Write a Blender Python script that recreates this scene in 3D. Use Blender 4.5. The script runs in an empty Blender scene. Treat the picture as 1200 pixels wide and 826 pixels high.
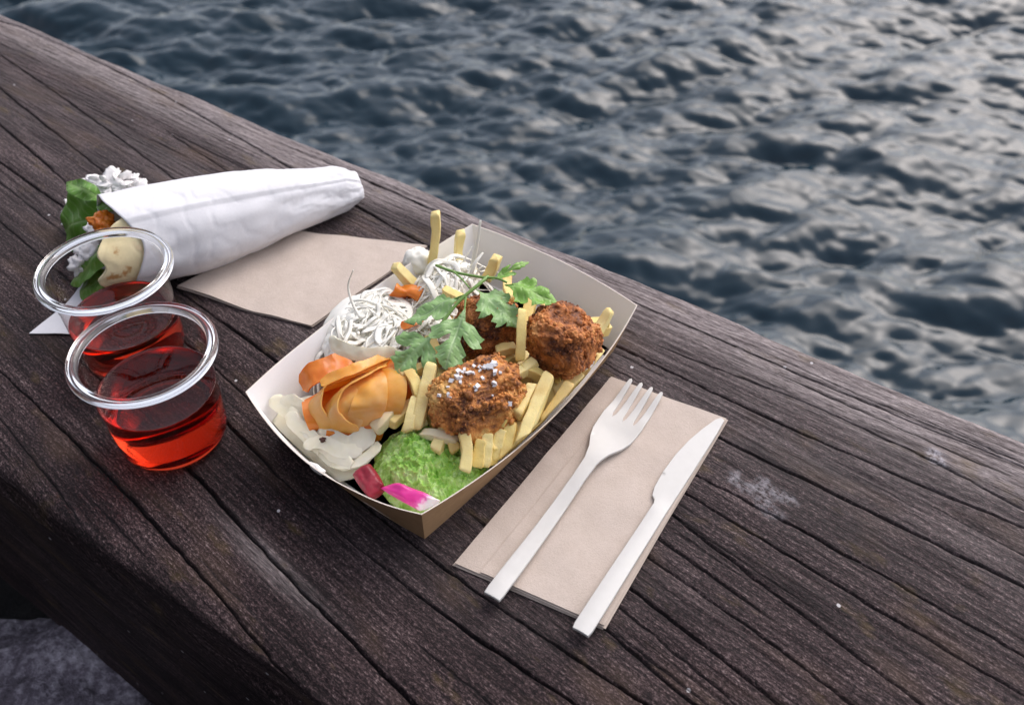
import bpy, bmesh, math, random
import numpy as np
from mathutils import Vector, noise as mnoise
from mathutils.geometry import delaunay_2d_cdt

R = math.radians
scene = bpy.context.scene
col = scene.collection

# ------------------------------------------------------------------ camera
cam = bpy.data.cameras.new('camera')
cam.sensor_width = 36.0
cam.lens = 32.04
cam.clip_start = 0.01
cam.clip_end = 2000.0
cam.dof.use_dof = True
cam.dof.focus_distance = 0.50
cam.dof.aperture_fstop = 10.0
cam_o = bpy.data.objects.new('camera', cam)
cam_o.location = (0.0, 0.0, 0.40)
cam_o.rotation_euler = (R(45.0), 0.0, 0.0)
col.objects.link(cam_o)
scene.camera = cam_o

# ------------------------------------------------------------------ sky, sun, exposure
SUN_EL, SUN_AZ = 46.0, 42.0          # azimuth measured from +Y (out over the water) towards +X
world = bpy.data.worlds.new('World')
scene.world = world
world.use_nodes = True
wn, wl = world.node_tree.nodes, world.node_tree.links
bg = wn['Background']
sky = wn.new('ShaderNodeTexSky')
sky.sky_type = 'NISHITA'
sky.sun_disc = False
sky.sun_elevation = R(SUN_EL)
sky.sun_rotation = R(SUN_AZ)
sky.air_density = 1.0
sky.dust_density = 2.5
sky.ozone_density = 1.0
hs = wn.new('ShaderNodeHueSaturation')
hs.inputs['Saturation'].default_value = 0.42
wl.new(sky.outputs[0], hs.inputs['Color'])
tint = wn.new('ShaderNodeMix'); tint.data_type = 'RGBA'; tint.blend_type = 'MULTIPLY'
tint.inputs['Factor'].default_value = 1.0
wl.new(hs.outputs[0], tint.inputs['A'])
tint.inputs['B'].default_value = (1.0, 0.965, 0.97, 1)
wl.new(tint.outputs['Result'], bg.inputs['Color'])
bg.inputs['Strength'].default_value = 0.15

sun = bpy.data.lights.new('sun', 'SUN')
sun.energy = 0.5
sun.angle = R(50)
sun.color = (1.0, 0.93, 0.86)
sun_o = bpy.data.objects.new('sun', sun)
d = Vector((math.sin(R(SUN_AZ)) * math.cos(R(SUN_EL)), math.cos(R(SUN_AZ)) * math.cos(R(SUN_EL)), math.sin(R(SUN_EL))))
sun_o.rotation_euler = d.to_track_quat('Z', 'Y').to_euler()
sun_o.location = d * 5
col.objects.link(sun_o)

vs = scene.view_settings
vs.view_transform = 'Standard'
vs.look = 'None'
vs.gamma = 1.0
vs.use_curve_mapping = False
vs.exposure = 0.90
scene.render.engine = 'CYCLES'
cy = scene.cycles
cy.use_denoising = True
cy.max_bounces = 16
cy.transmission_bounces = 14
cy.transparent_max_bounces = 24
cy.glossy_bounces = 6
cy.diffuse_bounces = 8
cy.sample_clamp_indirect = 6.0

# ------------------------------------------------------------------ material helpers
class NT:
    def __init__(self, name):
        self.m = bpy.data.materials.new(name)
        self.m.use_nodes = True
        self.t = self.m.node_tree
        self.n, self.l = self.t.nodes, self.t.links
        self.b = self.n['Principled BSDF']
        self.out = self.n['Material Output']
    def new(self, kind, **kw):
        o = self.n.new(kind)
        for k, v in kw.items():
            setattr(o, k, v)
        return o
    def put(self, sock, v):
        if isinstance(v, bpy.types.NodeSocket):
            self.l.new(v, sock)
        elif isinstance(v, (tuple, list)) and len(v) == 3 and sock.type == 'RGBA':
            sock.default_value = (*v, 1)
        else:
            sock.default_value = v
    def set(self, **kw):
        for k, v in kw.items():
            self.put(self.b.inputs[k.replace('_', ' ')], v)
        return self
    def noise(self, vec, scale, detail=4, rough=.55, dist=0.0):
        o = self.new('ShaderNodeTexNoise')
        self.put(o.inputs['Vector'], vec)
        o.inputs['Scale'].default_value = scale
        o.inputs['Detail'].default_value = detail
        o.inputs['Roughness'].default_value = rough
        o.inputs['Distortion'].default_value = dist
        return o.outputs['Fac']
    def voro(self, vec, scale, feature='F1', out='Distance', rnd=1.0):
        o = self.new('ShaderNodeTexVoronoi', feature=feature)
        self.put(o.inputs['Vector'], vec)
        o.inputs['Scale'].default_value = scale
        o.inputs['Randomness'].default_value = rnd
        return o.outputs[out]
    def ramp(self, f, stops, interp='LINEAR'):
        o = self.new('ShaderNodeValToRGB')
        o.color_ramp.interpolation = interp
        e = o.color_ramp.elements
        while len(e) < len(stops):
            e.new(.5)
        for k, (p, c) in enumerate(stops):
            e[k].position = p
            e[k].color = (*c, 1) if isinstance(c, tuple) else (c, c, c, 1)
        self.put(o.inputs['Fac'], f)
        return o.outputs['Color']
    def mix(self, f, a, b, blend='MIX'):
        o = self.new('ShaderNodeMix', data_type='RGBA', blend_type=blend)
        self.put(o.inputs['Factor'], f); self.put(o.inputs['A'], a); self.put(o.inputs['B'], b)
        return o.outputs['Result']
    def math(self, op, a, b=0.0, clamp=False):
        o = self.new('ShaderNodeMath', operation=op)
        o.use_clamp = clamp
        self.put(o.inputs[0], a); self.put(o.inputs[1], b)
        return o.outputs[0]
    def scale3(self, vec, s):
        o = self.new('ShaderNodeVectorMath', operation='MULTIPLY')
        self.put(o.inputs[0], vec); o.inputs[1].default_value = s
        return o.outputs[0]
    def coord(self, which='Object'):
        return self.new('ShaderNodeTexCoord').outputs[which]
    def attr(self, name):
        return self.new('ShaderNodeAttribute', attribute_name=name)
    def rnd(self):
        return self.new('ShaderNodeObjectInfo').outputs['Random']
    def bump(self, h, strength, dist):
        o = self.new('ShaderNodeBump')
        self.put(o.inputs['Height'], h)
        o.inputs['Strength'].default_value = strength
        o.inputs['Distance'].default_value = dist
        self.l.new(o.outputs[0], self.b.inputs['Normal'])
        return o

# ------------------------------------------------------------------ object helpers
LOC = {}
def empty(name, loc, label=None, cat=None, group=None):
    o = bpy.data.objects.new(name, None)
    o.empty_display_size = .02
    o.location = loc
    col.objects.link(o)
    LOC[o.name] = np.array(loc, float)
    tag(o, label, cat, group)
    return o
def tag(o, label=None, cat=None, group=None, kind=None):
    for k, v in (('label', label), ('category', cat), ('group', group), ('kind', kind)):
        if v:
            o[k] = v
    return o
def mesh_data(name, V, F, mats, smooth=True, mi=None):
    me = bpy.data.meshes.new(name)
    V = np.asarray(V, float)
    if isinstance(F, np.ndarray):
        k = F.shape[1]
        me.vertices.add(len(V)); me.vertices.foreach_set('co', V.astype(np.float32).ravel())
        me.loops.add(F.size); me.loops.foreach_set('vertex_index', F.astype(np.int32).ravel())
        me.polygons.add(len(F))
        me.polygons.foreach_set('loop_start', np.arange(0, F.size, k, dtype=np.int32))
        me.polygons.foreach_set('loop_total', np.full(len(F), k, dtype=np.int32))
        me.update(calc_edges=True)
    else:
        me.from_pydata(V.tolist(), [], F)
    for m in (mats if isinstance(mats, (list, tuple)) else [mats]):
        me.materials.append(m)
    if mi is not None:
        me.polygons.foreach_set('material_index', np.asarray(mi, np.int32))
    me.polygons.foreach_set('use_smooth', np.full(len(me.polygons), smooth))
    me.update()
    return me
def obj(name, V, F, mats, parent=None, loc=None, smooth=True, mi=None, sharp=None):
    """one mesh object from world coordinates; its origin goes to loc (or its base)"""
    V = np.asarray(V, float)
    if loc is None:
        mn, mx = V.min(0), V.max(0)
        loc = ((mn[0] + mx[0]) / 2, (mn[1] + mx[1]) / 2, mn[2]) if parent is None else LOC[parent.name]
    loc = np.array(loc, float)
    me = mesh_data(name, V - loc, F, mats, smooth, mi)
    if sharp is not None:
        me.set_sharp_from_angle(angle=R(sharp))
    if not isinstance(F, np.ndarray):          # closed bodies: all faces outwards
        bm = bmesh.new(); bm.from_mesh(me); bmesh.ops.recalc_face_normals(bm, faces=bm.faces); bm.to_mesh(me); bm.free()
    o = bpy.data.objects.new(name, me)
    col.objects.link(o)
    LOC[o.name] = loc
    if parent is not None:
        o.parent = parent
        o.location = loc - LOC[parent.name]
    else:
        o.location = loc
    return o

def join(*parts):
    V, F, n = [], [], 0
    for v, f in parts:
        V.append(np.asarray(v, float)); F += [tuple(i + n for i in q) for q in f]; n += len(v)
    return np.concatenate(V), F
def grid_faces(nu, nv, wrap_u=False, wrap_v=False):
    F = []
    for i in range(nu - (0 if wrap_u else 1)):
        for j in range(nv - (0 if wrap_v else 1)):
            i2, j2 = (i + 1) % nu, (j + 1) % nv
            F.append((i * nv + j, i2 * nv + j, i2 * nv + j2, i * nv + j2))
    return F
def spline(pts, n):
    P = np.asarray(pts, float)
    if len(P) == 2:
        t = np.linspace(0, 1, n)[:, None]
        return P[0] * (1 - t) + P[1] * t
    Q = np.vstack([2 * P[0] - P[1], P, 2 * P[-1] - P[-2]])
    out = []
    m = len(P) - 1
    for x in np.linspace(0, m, n):
        i = min(int(x), m - 1); t = x - i
        a, b, c, e = Q[i], Q[i + 1], Q[i + 2], Q[i + 3]
        out.append(.5 * (2 * b + (c - a) * t + (2 * a - 5 * b + 4 * c - e) * t ** 2 + (3 * b - a - 3 * c + e) * t ** 3))
    return np.array(out)
def unit(v):
    v = np.asarray(v, float)
    return v / max(1e-12, np.linalg.norm(v))
def frames(path, up=(0, 0, 1)):
    T = np.gradient(path, axis=0)
    T /= np.linalg.norm(T, axis=1)[:, None]
    B, N = [], []
    b = np.cross(up, T[0])
    if np.linalg.norm(b) < .2:
        b = np.cross((1, 0, 0), T[0])
    b = unit(b)
    for t in T:
        b = unit(b - t * (b @ t))
        B.append(b); N.append(np.cross(t, b))
    return T, np.array(B), np.array(N)
def sweep(path, ring, scale=None, up=(0, 0, 1)):
    """tube: ring is (k,2) in (B,N); closed by end caps"""
    T, B, N = frames(path, up)
    k = len(ring); V = []
    for i, p in enumerate(path):
        s = 1 if scale is None else scale[i]
        for a, b in ring:
            V.append(p + B[i] * a * s + N[i] * b * s)
    F = []
    for i in range(len(path) - 1):
        for j in range(k):
            j2 = (j + 1) % k
            F.append((i * k + j, i * k + j2, (i + 1) * k + j2, (i + 1) * k + j))
    F.append(tuple(range(k - 1, -1, -1)))
    F.append(tuple((len(path) - 1) * k + j for j in range(k)))
    return np.array(V), F
def circle(r, k=8):
    return [(r * math.cos(2 * math.pi * i / k), r * math.sin(2 * math.pi * i / k)) for i in range(k)]
def ribbon(path, half, thick, wdir=None, n=24, taper=True, across=6, curl=0.0):
    """a thin bent strip with real thickness"""
    p = spline(path, n)
    T, B, N = frames(p)
    V = []
    for i in range(n):
        w = unit(wdir - T[i] * (np.dot(wdir, T[i]))) if wdir is not None else B[i]
        nn = unit(np.cross(T[i], w))
        t = i / (n - 1)
        h = half * (min(1, .45 + 2.2 * math.sin(math.pi * t)) if taper else 1)
        for side in (1, -1):
            for j in range(across):
                x = -1 + 2 * j / (across - 1)
                q = p[i] + w * h * x * side + nn * (side * thick / 2 - curl * half * x * x)
                V.append(q)
    k = across * 2; F = []
    for i in range(n - 1):
        for j in range(k):
            j2 = (j + 1) % k
            F.append((i * k + j, i * k + j2, (i + 1) * k + j2, (i + 1) * k + j))
    F.append(tuple(range(k - 1, -1, -1))); F.append(tuple((n - 1) * k + j for j in range(k)))
    return np.array(V), F
def lathe(prof, c, k=96, closed=False):
    prof = np.array(prof); n = len(prof); V = []
    for r, z in prof:
        for j in range(k):
            a = 2 * math.pi * j / k
            V.append((c[0] + r * math.cos(a), c[1] + r * math.sin(a), c[2] + z))
    F = []
    for i in range(n if closed else n - 1):
        i2 = (i + 1) % n
        for j in range(k):
            j2 = (j + 1) % k
            F.append((i * k + j, i * k + j2, i2 * k + j2, i2 * k + j))
    return np.array(V), F
def plate(outline, step, thick, zf):
    """a flat outline filled with a fine mesh and given thickness; zf(x, y) bends it. Returns local V, F"""
    O = np.asarray(outline, float)
    pts = []
    for a, b in zip(O, np.roll(O, -1, 0)):
        m = max(1, int(np.linalg.norm(b - a) / step))
        for i in range(m):
            pts.append(a + (b - a) * i / m)
    nb = len(pts)
    edges = [(i, (i + 1) % nb) for i in range(nb)]
    mn, mx = O.min(0), O.max(0)
    def inside(q):
        c = False; j = len(O) - 1
        for i in range(len(O)):
            if (O[i][1] > q[1]) != (O[j][1] > q[1]) and q[0] < (O[j][0] - O[i][0]) * (q[1] - O[i][1]) / (O[j][1] - O[i][1]) + O[i][0]:
                c = not c
            j = i
        return c
    A = np.array(pts)
    y = mn[1]; r = 0
    while y < mx[1]:
        x = mn[0] + (r % 2) * step / 2
        while x < mx[0]:
            q = np.array((x, y))
            if inside(q) and np.min(np.sum((A - q) ** 2, 1)) > (step * .55) ** 2:
                pts.append(q)
            x += step
        y += step * .87; r += 1
    co, _, fc, _, _, _ = delaunay_2d_cdt([Vector(p) for p in pts], edges, [], 1, 1e-9)
    co = np.array([(c.x, c.y) for c in co]); n = len(co)
    Z = np.array([zf(x, y) for x, y in co])
    top = np.column_stack([co, Z + thick / 2]); bot = np.column_stack([co, Z - thick / 2])
    F = []
    seen = {}
    for f in fc:
        f = list(f)
        a = co[f]
        ar = sum(a[i][0] * a[(i + 1) % len(f)][1] - a[(i + 1) % len(f)][0] * a[i][1] for i in range(len(f)))
        if ar < 0:
            f.reverse()
        F.append(tuple(f)); F.append(tuple(i + n for i in reversed(f)))
        for i in range(len(f)):
            e = (f[i], f[(i + 1) % len(f)])
            seen[e] = 1
    for (a, b) in list(seen):
        if (b, a) not in seen:
            F.append((b, a, a + n, b + n))
    return np.vstack([top, bot]), F
def place(V, origin, xdir, ydir, zdir=None):
    x = unit(xdir); y = np.asarray(ydir, float); y = unit(y - x * (x @ y)); z = np.cross(x, y)
    V = np.asarray(V)
    return np.asarray(origin, float) + V[:, :1] * x + V[:, 1:2] * y + V[:, 2:3] * z
def fnoise(v, s, seed=0.0, octs=3):
    q = Vector((v[0] * s + seed * 7.31, v[1] * s - seed * 3.7, v[2] * s + seed * 1.9))
    return mnoise.fractal(q, 1.0, 2.0, octs, noise_basis='PERLIN_ORIGINAL')
# smooth random field on a numpy grid
def vnoise(x, y, seed):
    x = np.asarray(x, float); y = np.asarray(y, float)
    xi = np.floor(x).astype(np.int64); yi = np.floor(y).astype(np.int64)
    fx = x - xi; fy = y - yi
    fx = fx * fx * (3 - 2 * fx); fy = fy * fy * (3 - 2 * fy)
    def h(a, b):
        n = (a * 374761393 + b * 668265263 + seed * 982451653) & 0xffffffff
        n = ((n ^ (n >> 13)) * 1274126177) & 0xffffffff
        return ((n ^ (n >> 16)) & 0xffff) / 32767.5 - 1
    return (h(xi, yi) * (1 - fx) + h(xi + 1, yi) * fx) * (1 - fy) + (h(xi, yi + 1) * (1 - fx) + h(xi + 1, yi + 1) * fx) * fy
def sstep(a, b, x):
    t = np.clip((x - a) / (b - a), 0, 1)
    return t * t * (3 - 2 * t)

# ================================================================== materials of the setting
def mat_wood():
    w = NT('weathered_timber')
    uv = w.new('ShaderNodeUVMap', uv_map='grain').outputs[0]
    fib = w.noise(w.scale3(uv, (170, 1300, 1)), 1, 5, .65)
    fib2 = w.noise(w.scale3(uv, (20, 420, 1)), 1, 5, .6)
    patch = w.noise(w.scale3(uv, (9, 24, 1)), 1, 5, .65)
    fleck = w.noise(w.scale3(uv, (430, 820, 1)), 1, 4, .75)
    grit = w.noise(w.scale3(uv, (900, 1500, 1.3)), 1, 2, .7)
    f = w.math('ADD', w.math('MULTIPLY', fib, .20), w.math('ADD', w.math('MULTIPLY', fib2, .18), w.math('ADD', w.math('MULTIPLY', fleck, .42), w.math('MULTIPLY', grit, .20))))
    f = w.math('ADD', f, w.math('MULTIPLY', w.math('SUBTRACT', patch, .5), .16))
    c = w.ramp(f, [(.442, (.0036, .0019, .0025)), (.485, (.0135, .0075, .0085)), (.525, (.039, .0225, .0245)), (.568, (.108, .072, .073)), (.618, (.28, .215, .212))])
    # worn grey far arris, light painted into the far half, pale stains
    wear_and_light = w.attr('wear_and_light').outputs['Fac']
    wf = w.math('MULTIPLY', wear_and_light, w.ramp(fib2, [(.30, .25), (.62, 1.0)]), True)
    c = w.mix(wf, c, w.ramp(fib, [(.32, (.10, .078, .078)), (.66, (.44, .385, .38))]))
    # lichen and rusty brown tints
    lich = w.ramp(w.noise(w.scale3(uv, (26, 60, 1)), 1, 3, .6), [(.60, 0.0), (.74, 1.0)])
    c = w.mix(w.math('MULTIPLY', lich, .32), c, (.17, .115, .035))
    rust = w.ramp(w.noise(w.scale3(uv, (5, 14, 1)), 2.3, 2, .5), [(.55, 0.0), (.70, 1.0)])
    c = w.mix(w.math('MULTIPLY', rust, .35), c, (.10, .062, .04))
    st = w.attr('stain').outputs['Fac']
    sf = w.math('MULTIPLY', st, w.ramp(w.noise(w.scale3(uv, (260, 330, 1)), 1, 4, .7), [(.40, 0.0), (.62, 1.0)]), True)
    c = w.mix(sf, c, (.50, .48, .52))
    # tiny white grains lying on the wood
    v = w.voro(w.scale3(uv, (95, 95, 1)), 1)
    cell = w.voro(w.scale3(uv, (95, 95, 1)), 1, 'F1', 'Color')
    sp = w.math('MULTIPLY', w.math('LESS_THAN', v, .10), w.math('GREATER_THAN', cell, .80))
    c = w.mix(w.math('MULTIPLY', sp, .8), c, (.62, .60, .62))
    ck = w.attr('crack').outputs['Fac']
    c = w.mix(ck, c, (.008, .006, .007))
    rough = w.ramp(fib2, [(.3, .80), (.7, .58)])
    w.set(Base_Color=c, Roughness=rough, Specular_IOR_Level=.22)
    h = w.math('ADD', w.math('MULTIPLY', fib, .4), w.math('ADD', w.math('MULTIPLY', fib2, .4), w.math('MULTIPLY', fleck, .8)))
    w.bump(h, .9, .0013)
    return w.m
def mat_water():
    w = NT('sea_water')
    co = w.coord('Object')
    n1 = w.noise(co, 11, 3, .5)
    w.set(Base_Color=(.005, .022, .036), Roughness=.08, IOR=1.33, Specular_IOR_Level=.72)
    w.bump(n1, .04, .012)
    return w.m
def mat_stone(name, a, b, c2, sc):
    w = NT(name)
    co = w.coord('Object')
    n = w.noise(co, sc, 8, .7)
    n2 = w.noise(co, sc * 5.2, 5, .75)
    c = w.ramp(w.math('ADD', w.math('MULTIPLY', n, .55), w.math('MULTIPLY', n2, .45)), [(.36, a), (.5, b), (.66, c2)])
    w.set(Base_Color=c, Roughness=.85)
    w.bump(n2, .9, .008)
    return w.m
M = {}
M['wood'] = mat_wood()
M['water'] = mat_water()
M['boulder'] = mat_stone('granite', (.025, .02, .025), (.22, .19, .235), (.78, .73, .82), 30)
M['soil'] = mat_stone('dark_soil', (.006, .005, .005), (.014, .012, .012), (.035, .03, .03), 30)
M['quay'] = mat_stone('quay_stone', (.03, .028, .03), (.08, .075, .08), (.16, .15, .15), 7)

# ================================================================== water
def build_water():
    N, L = 832, 5.2
    rng = np.random.default_rng(11)
    k1 = 2 * np.pi * np.fft.fftfreq(N, L / N)
    KX, KY = np.meshgrid(k1, k1, indexing='ij')
    K = np.hypot(KX, KY); K[0, 0] = 1
    th = np.arctan2(KY, KX)
    def spec(lp, dirn, spread, amp):
        kp = 2 * np.pi / lp
        a = np.cos(th - dirn)
        d = np.where(a > 0, np.abs(a) ** spread, 0) + .012
        s = K ** -4.25 * np.exp(-.9 * (kp / K) ** 2) * d * np.exp(-(K * .006) ** 2)
        s[0, 0] = 0
        f = np.sqrt(s) * (rng.normal(size=K.shape) + 1j * rng.normal(size=K.shape))
        h = np.fft.ifft2(f)
        g = np.sqrt(np.mean(np.real(np.fft.ifft2(1j * KX * f)) ** 2 + np.real(np.fft.ifft2(1j * KY * f)) ** 2))
        return f * (amp / g)
    f = spec(.50, R(-82), 6.0, .33) + spec(.21, R(-112), 5.0, .19)
    H = np.real(np.fft.ifft2(f))
    DX = np.real(np.fft.ifft2(-1j * KX / K * f)); DY = np.real(np.fft.ifft2(-1j * KY / K * f))
    x = np.linspace(-L / 2, L / 2, N); y = np.linspace(.15, .15 + L, N)
    X, Y = np.meshgrid(x, y, indexing='ij')
    edge = np.minimum(np.minimum(X + L / 2, L / 2 - X), np.minimum(Y - .15, .15 + L - Y))
    win = sstep(0, .35, edge)
    ch = .45
    V = np.column_stack([(X + ch * DX * win).ravel(), (Y + ch * DY * win).ravel(), (H * win).ravel() - 1.0])
    idx = np.arange(N * N).reshape(N, N)
    F = np.stack([idx[:-1, :-1], idx[1:, :-1], idx[1:, 1:], idx[:-1, 1:]], -1).reshape(-1, 4)
    # the open water round the modelled waves, out to the horizon
    far = 700.0
    big = np.array([(-far, -far, -1.), (far, -far, -1.), (far, far, -1.), (-far, far, -1.)])
    n0 = len(V); V = np.vstack([V, big])
    c = [idx[0, 0], idx[-1, 0], idx[-1, -1], idx[0, -1]]
    # the ring uses straight edges of the tile (height 0 there), so four large quads close it
    ring = np.array([(n0 + i, n0 + (i + 1) % 4, c[(i + 1) % 4], c[i]) for i in range(4)])
    F = np.vstack([F, ring])
    o = obj('water', V, F, M['water'], loc=(0, 0, -1))
    tag(o, 'dark choppy harbour water beyond the timber', 'water', None, 'structure')
build_water()

# ================================================================== timber
A = R(-34.46)
BE = np.array([math.cos(A), math.sin(A), 0.0]); BN = np.array([-BE[1], BE[0], 0.0]); BP = np.array([-.1, .1812, 0.0])
CRACKS = [  # centre line (along, across) in metres, half width, depth
    ([(-.75, .281), (-.593, .2516), (-.511, .2383), (-.431, .2243), (-.33, .206), (-.25, .192)], .0013, .006),
    ([(-.75, .247), (-.544, .2187), (-.488, .2075), (-.432, .195), (-.33, .176)], .0012, .005),
    ([(-.75, .208), (-.481, .1767), (-.405, .1725), (-.30, .166), (-.195, .1598), (-.16, .1538), (-.08, .138), (-.02, .128)], .0014, .006),
    ([(-.75, .175), (-.42, .1372), (-.379, .1315), (-.26, .115)], .0012, .005),
    ([(-.75, .304), (-.564, .2767), (-.476, .2652), (-.37, .2473), (-.27, .229)], .0009, .004),
    ([(-.78, .332), (-.695, .3290), (-.60, .331), (-.551, .3363), (-.491, .3307), (-.408, .3238), (-.346, .3154), (-.307, .3094), (-.2, .297), (-.1, .288), (-.02, .277), (.033, .273), (.046, .2746), (.08, .2783), (.129, .2816), (.173, .2798), (.206, .2803), (.25, .2861), (.4, .296)], .0014, .008),
    ([(-.363, .3319), (-.31, .3292), (-.273, .33), (-.15, .327), (-.02, .322), (.064, .3203), (.094, .3215), (.134, .3214), (.182, .3204), (.21, .3235), (.242, .3245), (.4, .33)], .0010, .005),
    ([(-.453, .2927), (-.402, .2872), (-.342, .2765), (-.26, .262)], .0007, .003),
    ([(.0, .2935), (.035, .2943), (.065, .298), (.094, .2975), (.127, .3022), (.167, .2991), (.208, .3015), (.249, .2929), (.4, .289)], .0007, .004),
    ([(.04, .247), (.093, .2463), (.136, .2494), (.185, .2447), (.205, .2471), (.231, .2474), (.247, .2467), (.4, .246)], .0013, .006),
    ([(.05, .214), (.101, .2151), (.135, .2185), (.168, .2165), (.2, .2125), (.236, .2098), (.268, .2065), (.4, .195)], .0012, .006),
    ([(.04, .208), (.097, .2019), (.122, .2005), (.159, .1953), (.191, .1943), (.212, .1950), (.30, .185)], .0011, .005),
    ([(.03, .197), (.094, .1861), (.112, .1822), (.143, .1762), (.167, .1719), (.198, .1649), (.219, .1593), (.235, .1589), (.3, .15)], .0012, .006),
    ([(.06, .174), (.096, .1693), (.12, .1661), (.147, .1604), (.19, .154)], .0008, .003),
    ([(.0, .165), (.096, .1563), (.12, .1559), (.147, .1502), (.172, .1452), (.198, .14), (.3, .122)], .0010, .005),
    ([(.02, .147), (.098, .1371), (.121, .1323), (.151, .1253), (.18, .1209), (.3, .102)], .0014, .007),
    ([(-.02, .131), (.05, .118), (.1, .1084), (.119, .1053), (.15, .1003), (.25, .085)], .0011, .005),
    ([(.03, .134), (.097, .1238), (.123, .1187), (.164, .1114), (.25, .096)], .0007, .003),
    ([(-.25, .118), (-.177, .104), (-.11, .0896), (-.063, .0828), (-.025, .075), (.008, .073), (.035, .0718), (.071, .0705), (.107, .0688), (.25, .055)], .0014, .007),
    ([(-.16, .121), (-.08, .106), (-.021, .0937), (.004, .093), (.024, .0917), (.058, .0892), (.088, .0897), (.109, .0874), (.131, .0859), (.25, .074)], .0015, .008),
    ([(-.29, .085), (-.2, .071), (-.122, .0596), (-.095, .0575), (-.07, .0472), (-.045, .0421), (-.018, .039), (.011, .0332), (.05, .0301), (.2, .012)], .0018, .009),
    ([(-.55, .086), (-.29, .0483), (-.254, .0436), (-.22, .0392), (-.167, .0334), (-.125, .0288), (-.083, .0204), (-.049, .0136), (-.026, .008), (.03, -.002)], .0015, .008),
    ([(-.4, .047), (-.254, .0241), (-.219, .0189), (-.152, .0042), (-.125, .0006)], .0009, .004),
    ([(-.45, .102), (-.296, .0772), (-.26, .0728), (-.15, .057)], .0010, .004),
    ([(-.3, .139), (-.177, .1233), (-.151, .1159), (-.1, .107)], .0011, .005),
    ([(-.05, .205), (.02, .190)], .0008, .003),
    ([(.0, .055), (.06, .050), (.15, .042)], .0008, .003),
]
rc = random.Random(77)
for _ in range(70):       # hairline checks between the big ones, running with the grain
    s0, t0, ln = rc.uniform(-.7, .3), rc.uniform(.01, .335), rc.uniform(.05, .22)
    k_ = -.13 * (1 - float(sstep(.2, .34, t0)))
    CRACKS.append(([(s0, t0), (s0 + ln / 2, t0 + k_ * ln / 2 + rc.uniform(-.001, .001)), (s0 + ln, t0 + k_ * ln)], rc.uniform(.00035, .0006), rc.uniform(.001, .002)))
def build_timber():
    W = .345
    # across profile: near face up, over the near arris, the top, far arris, far face down
    rn, rf = .008, .007
    prof, nrm, tcoord = [], [], []
    for z in np.linspace(-.27, -rn, 60)[:-1]:
        prof.append((0, z)); nrm.append((-1, 0)); tcoord.append(z)
    for a in np.linspace(0, 90, 14)[:-1]:
        prof.append((rn - rn * math.cos(R(a)), -rn + rn * math.sin(R(a)))); nrm.append((-math.cos(R(a)), math.sin(R(a)))); tcoord.append(rn * (a / 90) )
    for t in np.linspace(rn, W - rf, 820)[:-1]:
        prof.append((t, 0)); nrm.append((0, 1)); tcoord.append(t)
    for a in np.linspace(90, 0, 10)[:-1]:
        prof.append((W - rf + rf * math.cos(R(a)), -rf + rf * math.sin(R(a)))); nrm.append((math.cos(R(a)), math.sin(R(a)))); tcoord.append(W - rf + rf * (1 - a / 90))
    for z in np.linspace(-rf, -.27, 40):
        prof.append((W, z)); nrm.append((1, 0)); tcoord.append(W + (-rf - z))
    prof, nrm, tcoord = np.array(prof), np.array(nrm), np.array(tcoord)
    S = np.concatenate([np.linspace(-2.2, -.85, 60)[:-1], np.arange(-.85, .34, .0024), np.linspace(.34, 1.7, 60)])
    ns, npf = len(S), len(prof)
    s = np.repeat(S[:, None], npf, 1); t = np.repeat(tcoord[None, :], ns, 0)
    sc = np.clip(s, -.8, .5)
    gv = t + .13 * sc * (1 - sstep(.2, .34, t)) + .0010 * vnoise(s * 9, t * 14, 3) + .004 * vnoise(s * 2.6, t * 7, 4)
    h = .0016 * vnoise(s * 3, gv * 16, 5) + .0004 * vnoise(s * 14, gv * 90, 6) + .00036 * vnoise(s * 30, gv * 520, 7) + .00030 * vnoise(s * 90, gv * 420, 8)
    crack = np.zeros_like(h)
    for ci, (pl, hw, dep) in enumerate(CRACKS):
        pl = np.array(pl)
        deg = 1 if len(pl) < 4 else (2 if len(pl) < 9 else 4)
        c = np.polyval(np.polyfit(pl[:, 0], pl[:, 1], deg), np.clip(S, pl[0, 0], pl[-1, 0]))
        c = c + .0004 * vnoise(S * 26, np.full_like(S, ci * 3.3), 20) + .0005 * vnoise(S * 150, np.full_like(S, ci * 3.3), 21)
        fade = min(.05, (pl[-1, 0] - pl[0, 0]) * .4)
        ends = sstep(pl[0, 0], pl[0, 0] + fade, S) * (1 - sstep(pl[-1, 0] - fade, pl[-1, 0], S))
        if ends.max() <= 0:
            continue
        w_ = hw * (.46 + .40 * vnoise(S * 17, np.full_like(S, ci * 5.1), 22)) * ends * .72 + 1e-6
        w_ = np.maximum(w_, hw * .16 * ends + 1e-6)
        dist = np.abs(t - c[:, None])
        m = np.clip(1 - (dist / (w_[:, None] + .00035 * ends[:, None] + 1e-6)) ** 2, 0, 1) * ends[:, None]
        h -= dep * .6 * m * (.6 + .4 * np.clip(w_ / hw, 0, 1))[:, None]
        crack = np.maximum(crack, sstep(.30, .85, m))
        # the wood dishes a little towards a check
        h -= .0003 * np.exp(-(dist / .004) ** 2) * ends[:, None]
    # worn, ragged arrises
    far = sstep(.318, .345, t)
    h += far * (.0022 * vnoise(s * 22, t * 40, 9) - .0012)
    h -= (t > .325) * .006 * np.clip(vnoise(s * 9, t * 30, 10) - .25, 0, 1) * sstep(.325, .345, t)
    near = 1 - sstep(.0, .02, t)
    h += near * (.004 * vnoise(s * 13, t * 22, 12) - .002) * (t > -.03)
    h += (t < 0) * .003 * vnoise(s * 6, t * 30, 13)
    # low saddle under the objects keeps them resting at z = 0
    h = np.minimum(h, .0)
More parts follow.
